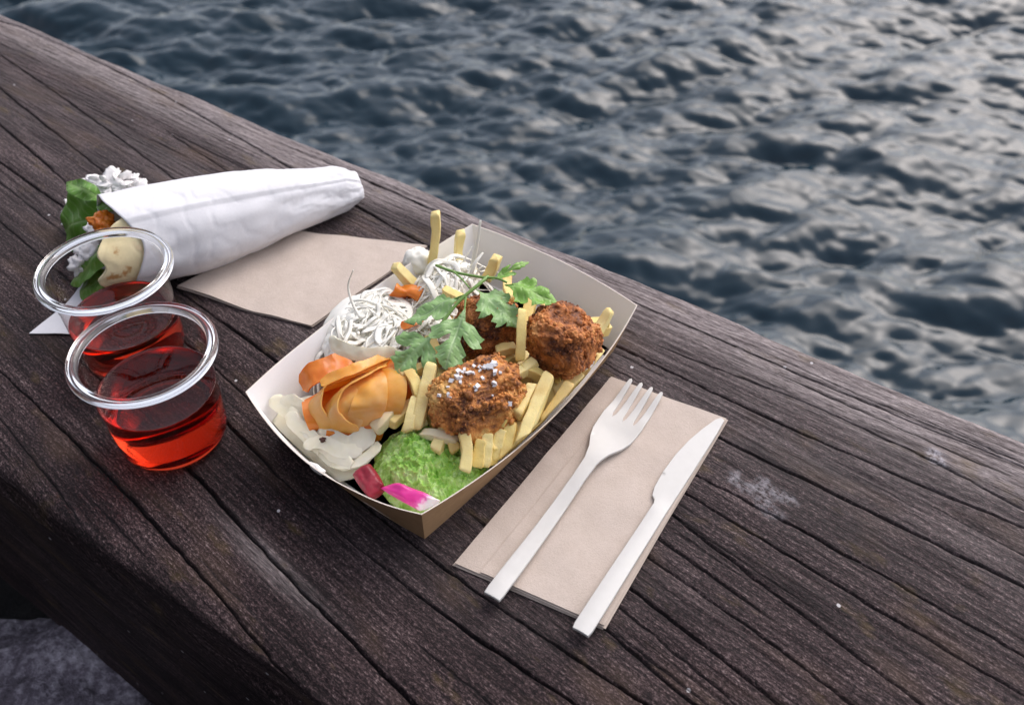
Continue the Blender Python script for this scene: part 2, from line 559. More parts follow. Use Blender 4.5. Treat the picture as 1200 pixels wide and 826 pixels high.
    V = (BP + s[..., None] * BE + prof[None, :, 0, None] * BN + np.array([0, 0, 1.]) * prof[None, :, 1, None]
         + h[..., None] * (nrm[None, :, 0, None] * BN + np.array([0, 0, 1.]) * nrm[None, :, 1, None]))
    idx = np.arange(ns * npf).reshape(ns, npf)
    F = np.stack([idx[:-1, :-1], idx[1:, :-1], idx[1:, 1:], idx[:-1, 1:]], -1).reshape(-1, 4)
    mid = BP + BN * W / 2 + np.array([0, 0, -.27])
    o = obj('timber_beam', V.reshape(-1, 3), F, M['wood'], loc=mid)
    me = o.data
    for nm, arr in (('wear_and_light', None), ('crack', crack), ('stain', None)):
        if nm == 'wear_and_light':
            arr = sstep(.296, .330, t + .016 * vnoise(s * 7, t * 8, 15)) * .85 + .16 * sstep(.12, .28, t + .03 * vnoise(s * 5, t * 12, 17)) + .14 * sstep(.0, .7, vnoise(s * 4, gv * 18, 16)) * (t > 0)  # far arris and random wear, plus brighter light painted across the far half
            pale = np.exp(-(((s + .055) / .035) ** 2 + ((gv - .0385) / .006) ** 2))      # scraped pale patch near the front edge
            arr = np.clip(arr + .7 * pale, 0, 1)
        if nm == 'stain':
            arr = np.zeros_like(h)
            for (a, b, ra, rb, k) in ((.129, .224, .018, .010, .42), (.198, .3056, .009, .006, .85), (.137, .217, .008, .006, .35)):
                arr = np.maximum(arr, k * (1 - sstep(.55, 1.1, np.hypot((s - a) / ra, (t - b) / rb) + .55 * vnoise(s * 150, t * 170, 30))))
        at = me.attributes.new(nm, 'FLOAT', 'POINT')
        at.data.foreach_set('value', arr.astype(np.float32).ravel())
    uvl = me.uv_layers.new(name='grain')
    uv = np.stack([s, gv], -1).reshape(-1, 2)
    li = np.empty(len(me.loops), np.int32); me.loops.foreach_get('vertex_index', li)
    uvl.data.foreach_set('uv', uv[li].astype(np.float32).ravel())
    tag(o, 'broad weathered dark timber beam with long cracks along the quay edge', 'beam')
build_timber()

# ================================================================== quay wall, ground, boulder
def build_quay():
    a0, a1 = BP + BN * .03, BP + BN * .31
    lo, hi = -2.2, 1.7
    segs = 40; V = []; zs = [-.268, -.45, -.62, -.80, -1.05, -1.6]
    rnd = random.Random(4)
    loop = [(lo + (hi - lo) * i / segs, 0) for i in range(segs + 1)] + [(hi - (hi - lo) * i / segs, 1) for i in range(segs + 1)]
    for k, z in enumerate(zs):
        for (s_, side) in loop:
            b = a1 if side else a0
            j = BN * rnd.uniform(-.012, .012) if 0 < k else BN * 0
            V.append(b + BE * s_ + j + np.array([0, 0, z]))
    n = len(loop); F = []
    for k in range(len(zs) - 1):
        for i in range(n):
            i2 = (i + 1) % n
            F.append(((k + 1) * n + i, (k + 1) * n + i2, k * n + i2, k * n + i))
    F.append(tuple(range(n)))
    o = obj('quay_wall', np.array(V), F, M['quay'], smooth=False)
    tag(o, 'rough stone quay wall carrying the timber beam above the water', 'wall')
build_quay()
def build_ground():
    # one sheet on the landward side of the beam
    ts = np.concatenate([[-700, -60, -12, -3], np.linspace(-2.0, .05, 140)])
    ss = np.concatenate([[-700, -60, -12, -4], np.linspace(-1.4, 1.0, 150), [4, 12, 60, 700]])
    S, T = np.meshgrid(ss, ts, indexing='ij')
    Z = -.335 + .035 * vnoise(S * 7, T * 7, 41) + .016 * vnoise(S * 24, T * 24, 42) + .008 * vnoise(S * 60, T * 60, 43)
    Z += 1.45 * sstep(.28, 1.35, -T)          # unseen bank added behind the camera, raised to shade the beam's near side
    V = BP + S[..., None] * BE + T[..., None] * BN + Z[..., None] * np.array([0, 0, 1.])
    idx = np.arange(S.size).reshape(S.shape)
    F = np.stack([idx[:-1, :-1], idx[:-1, 1:], idx[1:, 1:], idx[1:, :-1]], -1).reshape(-1, 4)
    o = obj('ground', V.reshape(-1, 3), F, M['soil'], loc=(0, 0, -.34))
    tag(o, 'dark bare soil below the near side of the timber', 'ground', None, 'structure')
build_ground()
def ico(sub):
    bm = bmesh.new(); bmesh.ops.create_icosphere(bm, subdivisions=sub, radius=1.0)
    bm.verts.ensure_lookup_table()
    V = np.array([v.co[:] for v in bm.verts]); F = [tuple(v.index for v in f.verts) for f in bm.faces]
    bm.free()
    return V, F
def boulder(c, ax, seed, label):
    V, F = ico(6)
    out = []
    for v in V:
        n = fnoise(v, 1.1, seed, 3) * .22 + fnoise(v, 3.5, seed + 1, 5) * .10 + fnoise(v, 14, seed + 2, 4) * .028
        q = np.sign(v) * np.abs(v) ** .78
        out.append(np.array(c) + q * ax * (1 + n))
    o = obj('boulder', out, F, M['boulder'])
    tag(o, label, 'rock')
boulder((-.395, .275, -.365), np.array((.15, .115, .105)), 3.0, 'rough grey granite rock on the dark ground below the near side of the timber')

# ================================================================== measured positions (metres, world)
FRIES = [
    ((-0.0462, 0.447, 0.072), (-0.0514, 0.4464, 0.03), 0.0085, 0.001, 0, 'tall upright fry poking out highest at the far end of the tray'),
    ((-0.0317, 0.46, 0.048), (-0.0341, 0.4537, 0.024), 0.008, 0.0, 0, 'upright fry leaning on the white back wall beside the standing shreds'),
    ((-0.072, 0.432, 0.044), (-0.0608, 0.4283, 0.03), 0.0085, 0.0, 0, 'short thick fry resting over the tray wall beside the napkin under the wrap'),
    ((-0.0094, 0.4369, 0.046), (-0.0156, 0.4403, 0.026), 0.01, 0.0, 0, 'stubby fry tip behind the top leaf of the parsley'),
    ((0.0056, 0.3682, 0.066), (0.0042, 0.3458, 0.047), 0.007, 0.002, 1, 'thin curved fry hanging between the two rear nuggets'),
    ((-0.0423, 0.3399, 0.053), (-0.0497, 0.3068, 0.036), 0.009, 0.0, 0, 'long fry standing between the carrot ribbons and the salted nugget'),
    ((0.0206, 0.3375, 0.047), (0.0044, 0.2955, 0.036), 0.009, 0.0, 0, 'big straight fry beside the front right wall, the largest in front of the right nugget'),
    ((0.0323, 0.3365, 0.04), (0.0168, 0.3152, 0.031), 0.0085, 0.001, 2, 'fry with a small brown speck close to the front right wall'),
    ((-0.0249, 0.3012, 0.042), (-0.0243, 0.2842, 0.03), 0.0085, 0.0, 0, 'fry dipping into the green mash, nearest the front corner'),
    ((-0.0158, 0.2997, 0.037), (-0.0171, 0.2893, 0.027), 0.008, 0.0, 1, 'short fry second from the left along the edge of the green mash'),
    ((-0.0075, 0.2993, 0.034), (-0.0115, 0.2922, 0.024), 0.008, 0.0, 1, 'short fry third from the left along the edge of the green mash'),
    ((0.0004, 0.3115, 0.038), (-0.0031, 0.2927, 0.029), 0.009, 0.0, 1, 'thick fry just left of the biggest straight fry at the front'),
    ((-0.0076, 0.315, 0.036), (-0.0099, 0.3047, 0.026), 0.0075, 0.0, 2, 'browned fry tucked under the lower tip of the salted nugget'),
    ((0.0127, 0.3275, 0.041), (-0.0057, 0.3078, 0.041), 0.0075, 0.003, 1, 'curved fry hugging the right end of the salted nugget'),
    ((0.0246, 0.3439, 0.03), (0.0124, 0.3168, 0.022), 0.0085, 0.0, 1, 'deep lying fry between the biggest straight fry and the speckled one'),
    ((0.0428, 0.3478, 0.03), (0.0331, 0.3399, 0.026), 0.009, 0.0, 1, 'stub of a fry under the right nugget next to the fork tips'),
    ((0.0569, 0.3884, 0.047), (0.044, 0.3726, 0.035), 0.0075, 0.0, 0, 'fry sticking out to the right of the right nugget against the white wall'),
    ((0.0459, 0.3741, 0.028), (0.0556, 0.3598, 0.03), 0.0085, 0.0, 0, 'pale fry end below the right nugget touching the right wall'),
    ((0.047, 0.3582, 0.026), (0.0365, 0.3505, 0.025), 0.008, 0.0, 2, 'browned fry end low under the right nugget near the right wall'),
    ((0.0103, 0.35, 0.04), (0.0066, 0.3402, 0.032), 0.008, 0.0, 1, 'fry showing between the salted nugget and the right nugget'),
    ((-0.0529, 0.3253, 0.036), (-0.0645, 0.3137, 0.032), 0.008, 0.0, 0, 'fry slanting towards the carrot ribbons above the green mash'),
    ((-0.0444, 0.3198, 0.036), (-0.0371, 0.3112, 0.028), 0.008, 0.002, 2, 'bent fry under the left end of the salted nugget'),
    ((-0.0472, 0.3062, 0.034), (-0.0274, 0.301, 0.034), 0.007, 0.001, 3, 'translucent pale fry lying along the top of the green mash'),
    ((-0.0641, 0.3213, 0.035), (-0.0731, 0.3113, 0.03), 0.0085, 0.0, 3, 'pale soft fry beside the lowest carrot ribbon'),
    ((-0.008, 0.3547, 0.046), (0.0019, 0.3573, 0.046), 0.008, 0.0, 2, 'stub of a fry behind the thin hanging fry'),
    ((-0.0047, 0.3513, 0.04), (0.0029, 0.3573, 0.038), 0.0075, 0.0, 1, 'pale fry bit between the salted nugget and the rear nugget'),
    ((-0.0457, 0.3655, 0.046), (-0.0367, 0.3461, 0.044), 0.009, 0.0, 2, 'browned fry end between the parsley leaves on the left'),
    ((0.0155, 0.3274, 0.037), (0.0009, 0.3041, 0.031), 0.008, 0.001, 0, 'pale fry just behind the biggest straight fry at the front'),
    ((0.0054, 0.3226, 0.037), (0.0027, 0.2989, 0.029), 0.0075, 0.0, 0, 'upright fry left of the biggest straight fry, touching the front right wall'),
    ((0.0046, 0.3416, 0.046), (0.0187, 0.3412, 0.037), 0.0075, 0.001, 1, 'fry lying across the gap between the two large nuggets'),
    ((0.0398, 0.3489, 0.033), (0.0225, 0.3375, 0.03), 0.008, 0.0, 0, 'fry lying along the lower edge of the right nugget'),
    ((-0.0598, 0.3384, 0.044), (-0.0465, 0.3419, 0.047), 0.0075, 0.001, 2, 'browned fry under the lowest parsley leaf'),
    ((-0.0568, 0.3116, 0.031), (-0.045, 0.315, 0.036), 0.0075, 0.0, 0, 'fry end wedged between the long standing fry and the green mash'),
    ((0.0275, 0.3252, 0.034), (0.0108, 0.3097, 0.027), 0.0075, 0.001, 0, 'thin fry parallel to the speckled one at the front right wall'),
    ((-0.0325, 0.3092, 0.036), (-0.0291, 0.2969, 0.03), 0.0075, 0.0, 1, 'fry end between the salted nugget and the green mash'),
    ((-0.0021, 0.4351, 0.036), (0.0, 0.4036, 0.04), 0.0075, 0.0, 1, 'fry partly hidden behind the right parsley leaf'),
    ((-0.0403, 0.4059, 0.046), (-0.0272, 0.3946, 0.048), 0.0075, 0.0, 1, 'fry under the parsley stem at the back of the tray'),
    ((0.0182, 0.316, 0.028), (0.0, 0.2989, 0.024), 0.008, 0.0, 1, 'low fry along the foot of the front right wall'),
    ((-0.0128, 0.3037, 0.037), (-0.0141, 0.2904, 0.027), 0.008, 0.0, 0, 'thin fry between the second and third fries along the green mash'),
    ((-0.0049, 0.3074, 0.036), (-0.0066, 0.2939, 0.026), 0.008, 0.0, 0, 'thin fry just left of the thick one at the front right wall'),
    ((0.0109, 0.3309, 0.044), (0.0018, 0.3119, 0.041), 0.008, 0.001, 0, 'thin pale fry touching the right end of the salted nugget'),
    ((0.0183, 0.3337, 0.041), (0.009, 0.3118, 0.035), 0.008, 0.0, 1, 'fry lying close along the left side of the biggest straight fry'),
    ((0.0312, 0.3296, 0.036), (0.0218, 0.3154, 0.03), 0.008, 0.001, 0, 'fry lying behind the speckled one near the front right wall'),
    ((0.0426, 0.3452, 0.03), (0.0288, 0.3277, 0.027), 0.008, 0.0, 0, 'thin fry resting on the front right wall below the right nugget'),
    ((0.0513, 0.3636, 0.033), (0.0426, 0.3452, 0.03), 0.008, 0.0, 0, 'thin fry along the right wall beside the fork tips'),
    ((-0.0497, 0.3241, 0.042), (-0.0534, 0.3065, 0.035), 0.008, 0.001, 0, 'thin fry lying along the left side of the long standing fry'),
    ((-0.0353, 0.3103, 0.036), (-0.0394, 0.2945, 0.033), 0.008, 0.0, 0, 'thin fry dipping into the top of the green mash'),
    ((0.0, 0.3359, 0.046), (0.013, 0.3481, 0.046), 0.008, 0.0, 0, 'pale fry bridging the rear nugget and the right nugget'),
    ((-0.056, 0.3391, 0.046), (-0.0482, 0.3229, 0.042), 0.008, 0.0, 1, 'thin fry dropping down from the lowest parsley leaf'),
]
CARROTS = [
    ('carrot ribbon folded at the far left of the carrot heap', [(-0.1168, 0.3451, 0.028), (-0.1104, 0.3477, 0.035), (-0.1006, 0.3526, 0.036), (-0.0913, 0.3631, 0.03)], 0.007, 1, 0),
    ('broad carrot ribbon looping round the left side of the carrot heap', [(-0.0705, 0.3569, 0.037), (-0.0871, 0.3407, 0.041), (-0.103, 0.3327, 0.038), (-0.1077, 0.3225, 0.033), (-0.1013, 0.3153, 0.026), (-0.0899, 0.3135, 0.021)], 0.0121, 2, 1),
    ('second carrot ribbon looping inside the broad left one', [(-0.0707, 0.3458, 0.043), (-0.0828, 0.3328, 0.046), (-0.0932, 0.3242, 0.044), (-0.0964, 0.316, 0.039), (-0.0918, 0.3114, 0.032), (-0.0841, 0.312, 0.025)], 0.0102, 2, 1),
    ('glossy carrot ribbon with a pinkish sheen on the right side', [(-0.081, 0.3448, 0.042), (-0.0744, 0.3266, 0.05), (-0.0744, 0.3146, 0.046), (-0.0814, 0.3131, 0.03)], 0.0088, 0, 2),
    ('rightmost carrot ribbon arching down towards the fries', [(-0.073, 0.3478, 0.041), (-0.0654, 0.3315, 0.046), (-0.0666, 0.3202, 0.041), (-0.0746, 0.3163, 0.029)], 0.0093, 0, 1),
    ('narrow carrot ribbon between the loops and the glossy one', [(-0.0779, 0.3375, 0.045), (-0.0838, 0.3248, 0.048), (-0.0852, 0.314, 0.044), (-0.0827, 0.3108, 0.032)], 0.0056, 0, 2),
    ('thin carrot ribbon lying along the top of the carrot heap', [(-0.1021, 0.3322, 0.044), (-0.0871, 0.3372, 0.048), (-0.0768, 0.3448, 0.046), (-0.067, 0.3573, 0.04)], 0.0037, 1, 1),
    ('deep orange carrot ribbon by the lower left parsley leaf', [(-0.0722, 0.3527, 0.04), (-0.0648, 0.3419, 0.043), (-0.0623, 0.3346, 0.038), (-0.0662, 0.3288, 0.03)], 0.0102, 0, 0),
    ('small deep orange carrot ribbon at the bottom of the carrot heap', [(-0.0864, 0.3182, 0.031), (-0.0831, 0.3119, 0.03), (-0.0842, 0.311, 0.024), (-0.0873, 0.3118, 0.018)], 0.0149, 0, 0),
    ('deep orange carrot ribbon under the loops, showing in the gaps', [(-0.0971, 0.3452, 0.03), (-0.0924, 0.3271, 0.036), (-0.0891, 0.3185, 0.032), (-0.0866, 0.318, 0.022)], 0.0205, 0, 0),
    ('carrot ribbon end peeking out beside the short thick fry', [(-0.0604, 0.4222, 0.036), (-0.0634, 0.4151, 0.036), (-0.0687, 0.4164, 0.03)], 0.0084, 0, 0),
    ('thin carrot ribbon end under the left parsley leaf', [(-0.0631, 0.3766, 0.044), (-0.0562, 0.378, 0.046), (-0.0518, 0.3833, 0.045)], 0.0028, 1, 0),
]
SLICES = [
    ('pale translucent daikon slice cupped under the carrot ribbons', [(-0.1037, 0.3189, 0.026), (-0.0954, 0.3077, 0.028), (-0.0854, 0.3047, 0.026), (-0.0733, 0.3122, 0.029)], 0.0056, 1, 0),
    ('pale daikon strip along the front left wall', [(-0.1224, 0.3261, 0.026), (-0.1121, 0.3166, 0.023), (-0.0976, 0.3036, 0.021), (-0.0839, 0.2951, 0.021)], 0.0047, 1, 0),
    ('pale daikon strip nearest the dark red beet cube', [(-0.1021, 0.3084, 0.02), (-0.0911, 0.3, 0.019), (-0.079, 0.2999, 0.022), (-0.0703, 0.307, 0.026)], 0.0047, 1, 0),
    ('pale daikon strip in the left corner of the tray', [(-0.1331, 0.3386, 0.026), (-0.1248, 0.3329, 0.024), (-0.1158, 0.3272, 0.022), (-0.1079, 0.3167, 0.02)], 0.0047, 1, 0),
    ('large pale daikon strip draped between cabbage heap and carrot ribbons', [(-0.1035, 0.3703, 0.04), (-0.0957, 0.3593, 0.044), (-0.0796, 0.3524, 0.045), (-0.0634, 0.3577, 0.043)], 0.0042, 1, 0),
    ('narrow daikon strip beside the wall under the outermost carrot loop', [(-0.1199, 0.3336, 0.026), (-0.115, 0.3242, 0.024), (-0.1052, 0.3127, 0.022), (-0.0924, 0.3053, 0.021)], 0.0037, 1, 0),
    ('daikon strip lying across the other strips near the spice speck', [(-0.111, 0.3092, 0.022), (-0.0998, 0.3062, 0.027), (-0.0894, 0.3013, 0.026), (-0.0791, 0.3029, 0.024)], 0.0037, 1, 0),
    ('short daikon strip curling against the left wall', [(-0.1291, 0.3354, 0.024), (-0.1206, 0.3343, 0.028), (-0.1134, 0.329, 0.027), (-0.1109, 0.3218, 0.024)], 0.0037, 1, 0),
    ('broad flat daikon strip on the floor of the left corner', [(-0.1292, 0.3434, 0.015), (-0.116, 0.3312, 0.013), (-0.0999, 0.3173, 0.012), (-0.0801, 0.3011, 0.014)], 0.0158, 1, 0),
]
STRANDS = [
    ('single white cabbage strand curling up over the left tray wall', [(-0.0882, 0.3887, 0.04), (-0.0927, 0.3947, 0.046), (-0.0946, 0.3994, 0.055), (-0.0905, 0.4007, 0.066)]),
    ('tall white cabbage strand standing against the back wall', [(-0.0255, 0.4333, 0.032), (-0.0231, 0.4378, 0.046), (-0.0208, 0.4419, 0.056), (-0.0191, 0.4474, 0.066)]),
    ('white cabbage strand leaning left of the tallest one', [(-0.0321, 0.4399, 0.032), (-0.0292, 0.4427, 0.04), (-0.0249, 0.447, 0.046)]),
    ('short white cabbage strand right of the tallest one', [(-0.0232, 0.4293, 0.034), (-0.0204, 0.4319, 0.04), (-0.0178, 0.4328, 0.042)]),
    ('thick white cabbage strand behind the parsley stem', [(-0.0268, 0.4277, 0.034), (-0.023, 0.432, 0.044), (-0.0178, 0.4386, 0.048)]),
]
HEAPS = [((-0.0864, 0.3985, 0.031), 0.027, 0.025, 0.012), ((-0.0964, 0.3805, 0.03), 0.015, 0.014, 0.011), ((-0.04, 0.4293, 0.034), 0.024, 0.017, 0.013), ((-0.0596, 0.4526, 0.034), 0.009, 0.01, 0.01), ((-0.0505, 0.3779, 0.038), 0.016, 0.011, 0.008), ((-0.071, 0.3736, 0.034), 0.022, 0.014, 0.011)]
NUGGETS = [
    ('salted golden nugget at the front of the tray', (-0.018, 0.322, 0.043), (0.0262, 0.019, 0.0188), 0.45),
    ('dark crusted nugget on the right above the fork', (0.0278, 0.3603, 0.049), (0.019, 0.0176, 0.0185), -0.5),
    ('dark nugget at the back, half hidden under parsley', (-0.0141, 0.3755, 0.043), (0.0185, 0.016, 0.0185), 0.3),
]
LEAVES = [((-0.0038, 0.3849, 0.07), (0.0244, 0.3745, 0.066), 0.52, (0.1, -0.1, 1), 0), ((-0.0198, 0.3806, 0.07), (0.0042, 0.3621, 0.059), 0.62, (0.35, -0.15, 1), 0), ((-0.0269, 0.378, 0.066), (-0.0599, 0.3715, 0.054), 0.5, (-0.3, 0.1, 1), 0), ((-0.0255, 0.3675, 0.066), (-0.035, 0.3345, 0.056), 0.62, (0.0, -0.45, 1), 1), ((-0.0415, 0.3563, 0.06), (-0.0633, 0.3391, 0.046), 0.8, (-0.25, -0.3, 1), 1), ((-0.0123, 0.3852, 0.071), (0.0091, 0.3969, 0.076), 0.22, (0.1, -0.3, 1), 1)]
STEM_MAIN = [(-0.0133, 0.3894, 0.0705), (-0.0188, 0.3821, 0.0705), (-0.029, 0.3726, 0.067), (-0.0371, 0.3623, 0.062), (-0.0428, 0.3547, 0.059)]
STEM_TOP = [(-0.044, 0.4094, 0.062), (-0.0325, 0.3985, 0.066), (-0.0171, 0.3893, 0.07), (-0.0085, 0.3868, 0.0715), (-0.0028, 0.3837, 0.071)]
STEM_SIDE = [(-0.0335, 0.3992, 0.066), (-0.0282, 0.3902, 0.068), (-0.0236, 0.3811, 0.0695)]
STEM_C = [(-0.0239, 0.3773, 0.0685), (-0.0302, 0.3777, 0.065), (-0.036, 0.3768, 0.062)]
STEM_D = [(-0.0253, 0.3757, 0.068), (-0.0256, 0.3705, 0.067), (-0.0259, 0.3653, 0.0655)]
MASH = (-0.0426, 0.2988, 0.014)
RADISH = [(-0.0678, 0.2735, 0.033), (-0.0568, 0.2751, 0.035), (-0.0338, 0.2645, 0.034), (-0.0454, 0.26, 0.031)]
BEET = [(-0.0827, 0.2842, 0.03), (-0.0736, 0.2906, 0.033), (-0.0639, 0.2758, 0.032), (-0.0721, 0.2696, 0.029)]
DRIP = (-0.0994, 0.2872, 0.029)
PEPPER = (-0.0993, 0.3055, 0.03)
WRAP_OPEN = (-0.2472, 0.4674, 0.034)
WRAP_END = (-0.1248, 0.5527, 0.015)

# ================================================================== materials of the objects
def simple(name, c, rough=.6, **kw):
    w = NT(name); w.set(Base_Color=c, Roughness=rough, **kw); return w.m
def mat_paper(name, c1, c2, sc, rough=.8, bump=.15, trans=0.0, d=.0006):
    w = NT(name); co = w.coord('Object')
    n = w.noise(co, sc, 5, .65); f = w.noise(co, sc * 14, 3, .7)
    c = w.mix(w.ramp(w.math('ADD', w.math('MULTIPLY', n, .5), w.math('MULTIPLY', f, .5)), [(.35, 0.0), (.65, 1.0)]), c1, c2)
    w.set(Base_Color=c, Roughness=rough, Specular_IOR_Level=.25)
    w.bump(w.math('ADD', n, w.math('MULTIPLY', f, .4)), bump, d)
    return w.m
M['tray_white'] = mat_paper('white_card', (.86, .845, .845), (.89, .875, .875), 60, .55, .05)
M['tray_kraft'] = mat_paper('kraft_card', (.37, .22, .11), (.47, .30, .165), 190, .75, .12)
M['card_edge'] = mat_paper('card_edge', (.66, .58, .50), (.74, .68, .62), 200, .8, .05)
M['napkin'] = mat_paper('brown_napkin', (.50, .42, .36), (.58, .495, .435), 90, .95, .6, d=.0009)
M['wrap_paper'] = mat_paper('white_wrapping_paper', (.68, .68, .71), (.73, .73, .76), 40, .55, .25, d=.0008)
def mat_plastic_white():
    w = NT('white_bioplastic'); co = w.coord('Object')
    n = w.noise(co, 220, 4, .6)
    w.set(Base_Color=w.mix(n, (.57, .56, .535), (.63, .62, .595)), Roughness=.42, Subsurface_Weight=.12, Specular_IOR_Level=.4)
    w.b.inputs['Subsurface Radius'].default_value = (.004, .004, .003)
    w.b.inputs['Subsurface Scale'].default_value = .4
    w.bump(n, .10, .0004)
    return w.m
M['cutlery'] = mat_plastic_white()
def mat_thin_plastic():
    # a thin clear wall: lets light straight through and mirrors more towards its edges
    w = NT('clear_thin_plastic')
    w.n.remove(w.b)
    tr = w.new('ShaderNodeBsdfTransparent'); tr.inputs[0].default_value = (.965, .96, .96, 1)
    gl = w.new('ShaderNodeBsdfGlossy'); gl.inputs['Roughness'].default_value = .05
    fr = w.new('ShaderNodeFresnel')
    bf = w.new('ShaderNodeNewGeometry').outputs['Backfacing']         # same mirror strength from both sides of the wall
    w.put(fr.inputs['IOR'], w.math('ADD', 1.42, w.math('MULTIPLY', bf, 1 / 1.42 - 1.42)))
    mx = w.new('ShaderNodeMixShader')
    w.l.new(fr.outputs[0], mx.inputs[0]); w.l.new(tr.outputs[0], mx.inputs[1]); w.l.new(gl.outputs[0], mx.inputs[2])
    w.l.new(mx.outputs[0], w.out.inputs['Surface'])
    return w.m
M['cup'] = mat_thin_plastic()
w = NT('clear_rim_plastic'); w.set(Base_Color=(.97, .97, .97), Roughness=.09, IOR=1.42, Transmission_Weight=1.0, Specular_IOR_Level=.7); M['rim'] = w.m
def mat_drink():
    w = NT('red_drink')
    w.set(Base_Color=(1, 1, 1), Roughness=0.0, IOR=1.34, Transmission_Weight=1.0)
    ab = w.new('ShaderNodeVolumeAbsorption'); ab.inputs['Color'].default_value = (.90, .34, .10, 1)
    ab.inputs['Density'].default_value = 82.0
    w.l.new(ab.outputs[0], w.out.inputs['Volume'])
    return w.m
M['drink'] = mat_drink()
def mat_fry(name, a, b, edge):
    w = NT(name); co = w.coord('Object'); r = w.rnd()
    off = w.new('ShaderNodeVectorMath', operation='ADD'); w.put(off.inputs[0], co)
    cmb = w.new('ShaderNodeCombineXYZ'); w.put(cmb.inputs[0], r); w.put(cmb.inputs[1], r); w.put(off.inputs[1], cmb.outputs[0])
    n = w.noise(off.outputs[0], 120, 4, .6); s = w.noise(off.outputs[0], 700, 3, .7); big = w.noise(off.outputs[0], 45, 2, .5)
    c = w.mix(n, a, b)
    c = w.mix(w.ramp(big, [(.55, 0.0), (.75, .8)]), c, edge)
    e = w.attr('edge').outputs['Fac']
    c = w.mix(w.math('MULTIPLY', e, .40), c, edge)
    c = w.mix(w.ramp(s, [(.62, 0.0), (.74, .5)]), c, edge)
    w.set(Base_Color=c, Roughness=.5, Subsurface_Weight=.25, Specular_IOR_Level=.4)
    w.b.inputs['Subsurface Radius'].default_value = (.004, .003, .0012); w.b.inputs['Subsurface Scale'].default_value = .2
    w.bump(w.math('ADD', n, s), .35, .0007)
    return w.m
FRY_M = [mat_fry('pale_fry', (.88, .73, .29), (.91, .80, .41), (.66, .44, .14)),
         mat_fry('golden_fry', (.85, .67, .21), (.89, .75, .33), (.58, .34, .09)),
         mat_fry('browned_fry', (.72, .51, .17), (.82, .65, .29), (.48, .24, .06)),
         mat_fry('soft_pale_fry', (.78, .68, .42), (.82, .75, .55), (.70, .55, .28))]
def mat_nugget(name, top, mid, dark, lo, hi):
    w = NT(name); co = w.coord('Object')
    n = w.noise(co, 42, 5, .66); m2 = w.noise(co, 230, 5, .7); m3 = w.noise(co, 900, 3, .7)
    f = w.math('ADD', w.math('MULTIPLY', n, .68), w.math('MULTIPLY', m2, .32))
    c = w.ramp(f, [(lo, dark), ((lo + hi) / 2, mid), (hi, top)])
    c = w.mix(w.ramp(m3, [(.58, 0.0), (.72, .55)]), c, top)
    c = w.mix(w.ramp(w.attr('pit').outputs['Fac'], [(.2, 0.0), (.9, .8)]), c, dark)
    w.set(Base_Color=c, Roughness=w.ramp(m2, [(.35, .38), (.65, .75)]), Specular_IOR_Level=.45)
    w.bump(w.math('ADD', m2, w.math('MULTIPLY', m3, .6)), .8, .0012)
    return w.m
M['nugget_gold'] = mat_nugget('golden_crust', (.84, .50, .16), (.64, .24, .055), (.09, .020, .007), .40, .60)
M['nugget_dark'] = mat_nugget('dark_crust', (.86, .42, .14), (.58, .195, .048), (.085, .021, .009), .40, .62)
def mat_veg(name, a, b, sc, rough=.35, sss=.35, trans=0.0, rad=(.006, .003, .0012), thin=0.0, bump=.2):
    w = NT(name); co = w.coord('Object')
    n = w.noise(co, sc, 4, .6)
    c = w.mix(w.ramp(n, [(.35, 0.0), (.65, 1.0)]), a, b)
    w.set(Base_Color=c, Roughness=rough, Subsurface_Weight=sss, Specular_IOR_Level=.5, Transmission_Weight=trans)
    w.b.inputs['Subsurface Radius'].default_value = rad; w.b.inputs['Subsurface Scale'].default_value = .15
    w.bump(w.noise(co, sc * 5, 3, .6), bump, .0006)
    if thin:                              # thin slices let light through
        tl = w.new('ShaderNodeBsdfTranslucent'); w.put(tl.inputs[0], c)
        mx = w.new('ShaderNodeMixShader'); mx.inputs[0].default_value = thin
        w.l.new(w.b.outputs[0], mx.inputs[1]); w.l.new(tl.outputs[0], mx.inputs[2]); w.l.new(mx.outputs[0], w.out.inputs['Surface'])
    return w.m
CARROT_M = [mat_veg('carrot_deep', (.76, .20, .02), (.85, .30, .04), 80, .25, .35, thin=.2, bump=.08),
            mat_veg('carrot_pale', (.90, .49, .09), (.93, .60, .18), 70, .22, .35, thin=.35, bump=.08),
            mat_veg('carrot_sheen', (.91, .51, .11), (.93, .64, .29), 60, .18, .35, thin=.35, bump=.08)]
M['slice'] = mat_veg('pale_daikon', (.83, .79, .61), (.88, .85, .72), 90, .35, .35, 0.0, (.006, .005, .004), thin=.12)
M['cabbage'] = mat_veg('white_cabbage', (.88, .86, .77), (.91, .90, .84), 90, .6, 0.0, 0.0, (.005, .005, .004), thin=.10)
M['beet'] = mat_veg('dark_beet', (.20, .004, .016), (.34, .012, .035), 130, .45, 0.0)
def mat_radish():
    w = NT('pink_radish'); co = w.coord('Object')
    k = w.attr('rind').outputs['Fac']; n = w.noise(co, 300, 5, .7)
    f = w.math('ADD', k, w.math('MULTIPLY', w.math('SUBTRACT', n, .5), 1.1), True)
    c = w.ramp(f, [(.25, (.68, .03, .27)), (.55, (.78, .13, .42)), (.72, (.84, .55, .66)), (.9, (.84, .78, .76))])
    w.set(Base_Color=c, Roughness=.3, Subsurface_Weight=.2, Specular_IOR_Level=.5)
    w.b.inputs['Subsurface Scale'].default_value = .003
    w.bump(n, .15, .0005)
    return w.m
M['radish'] = mat_radish()
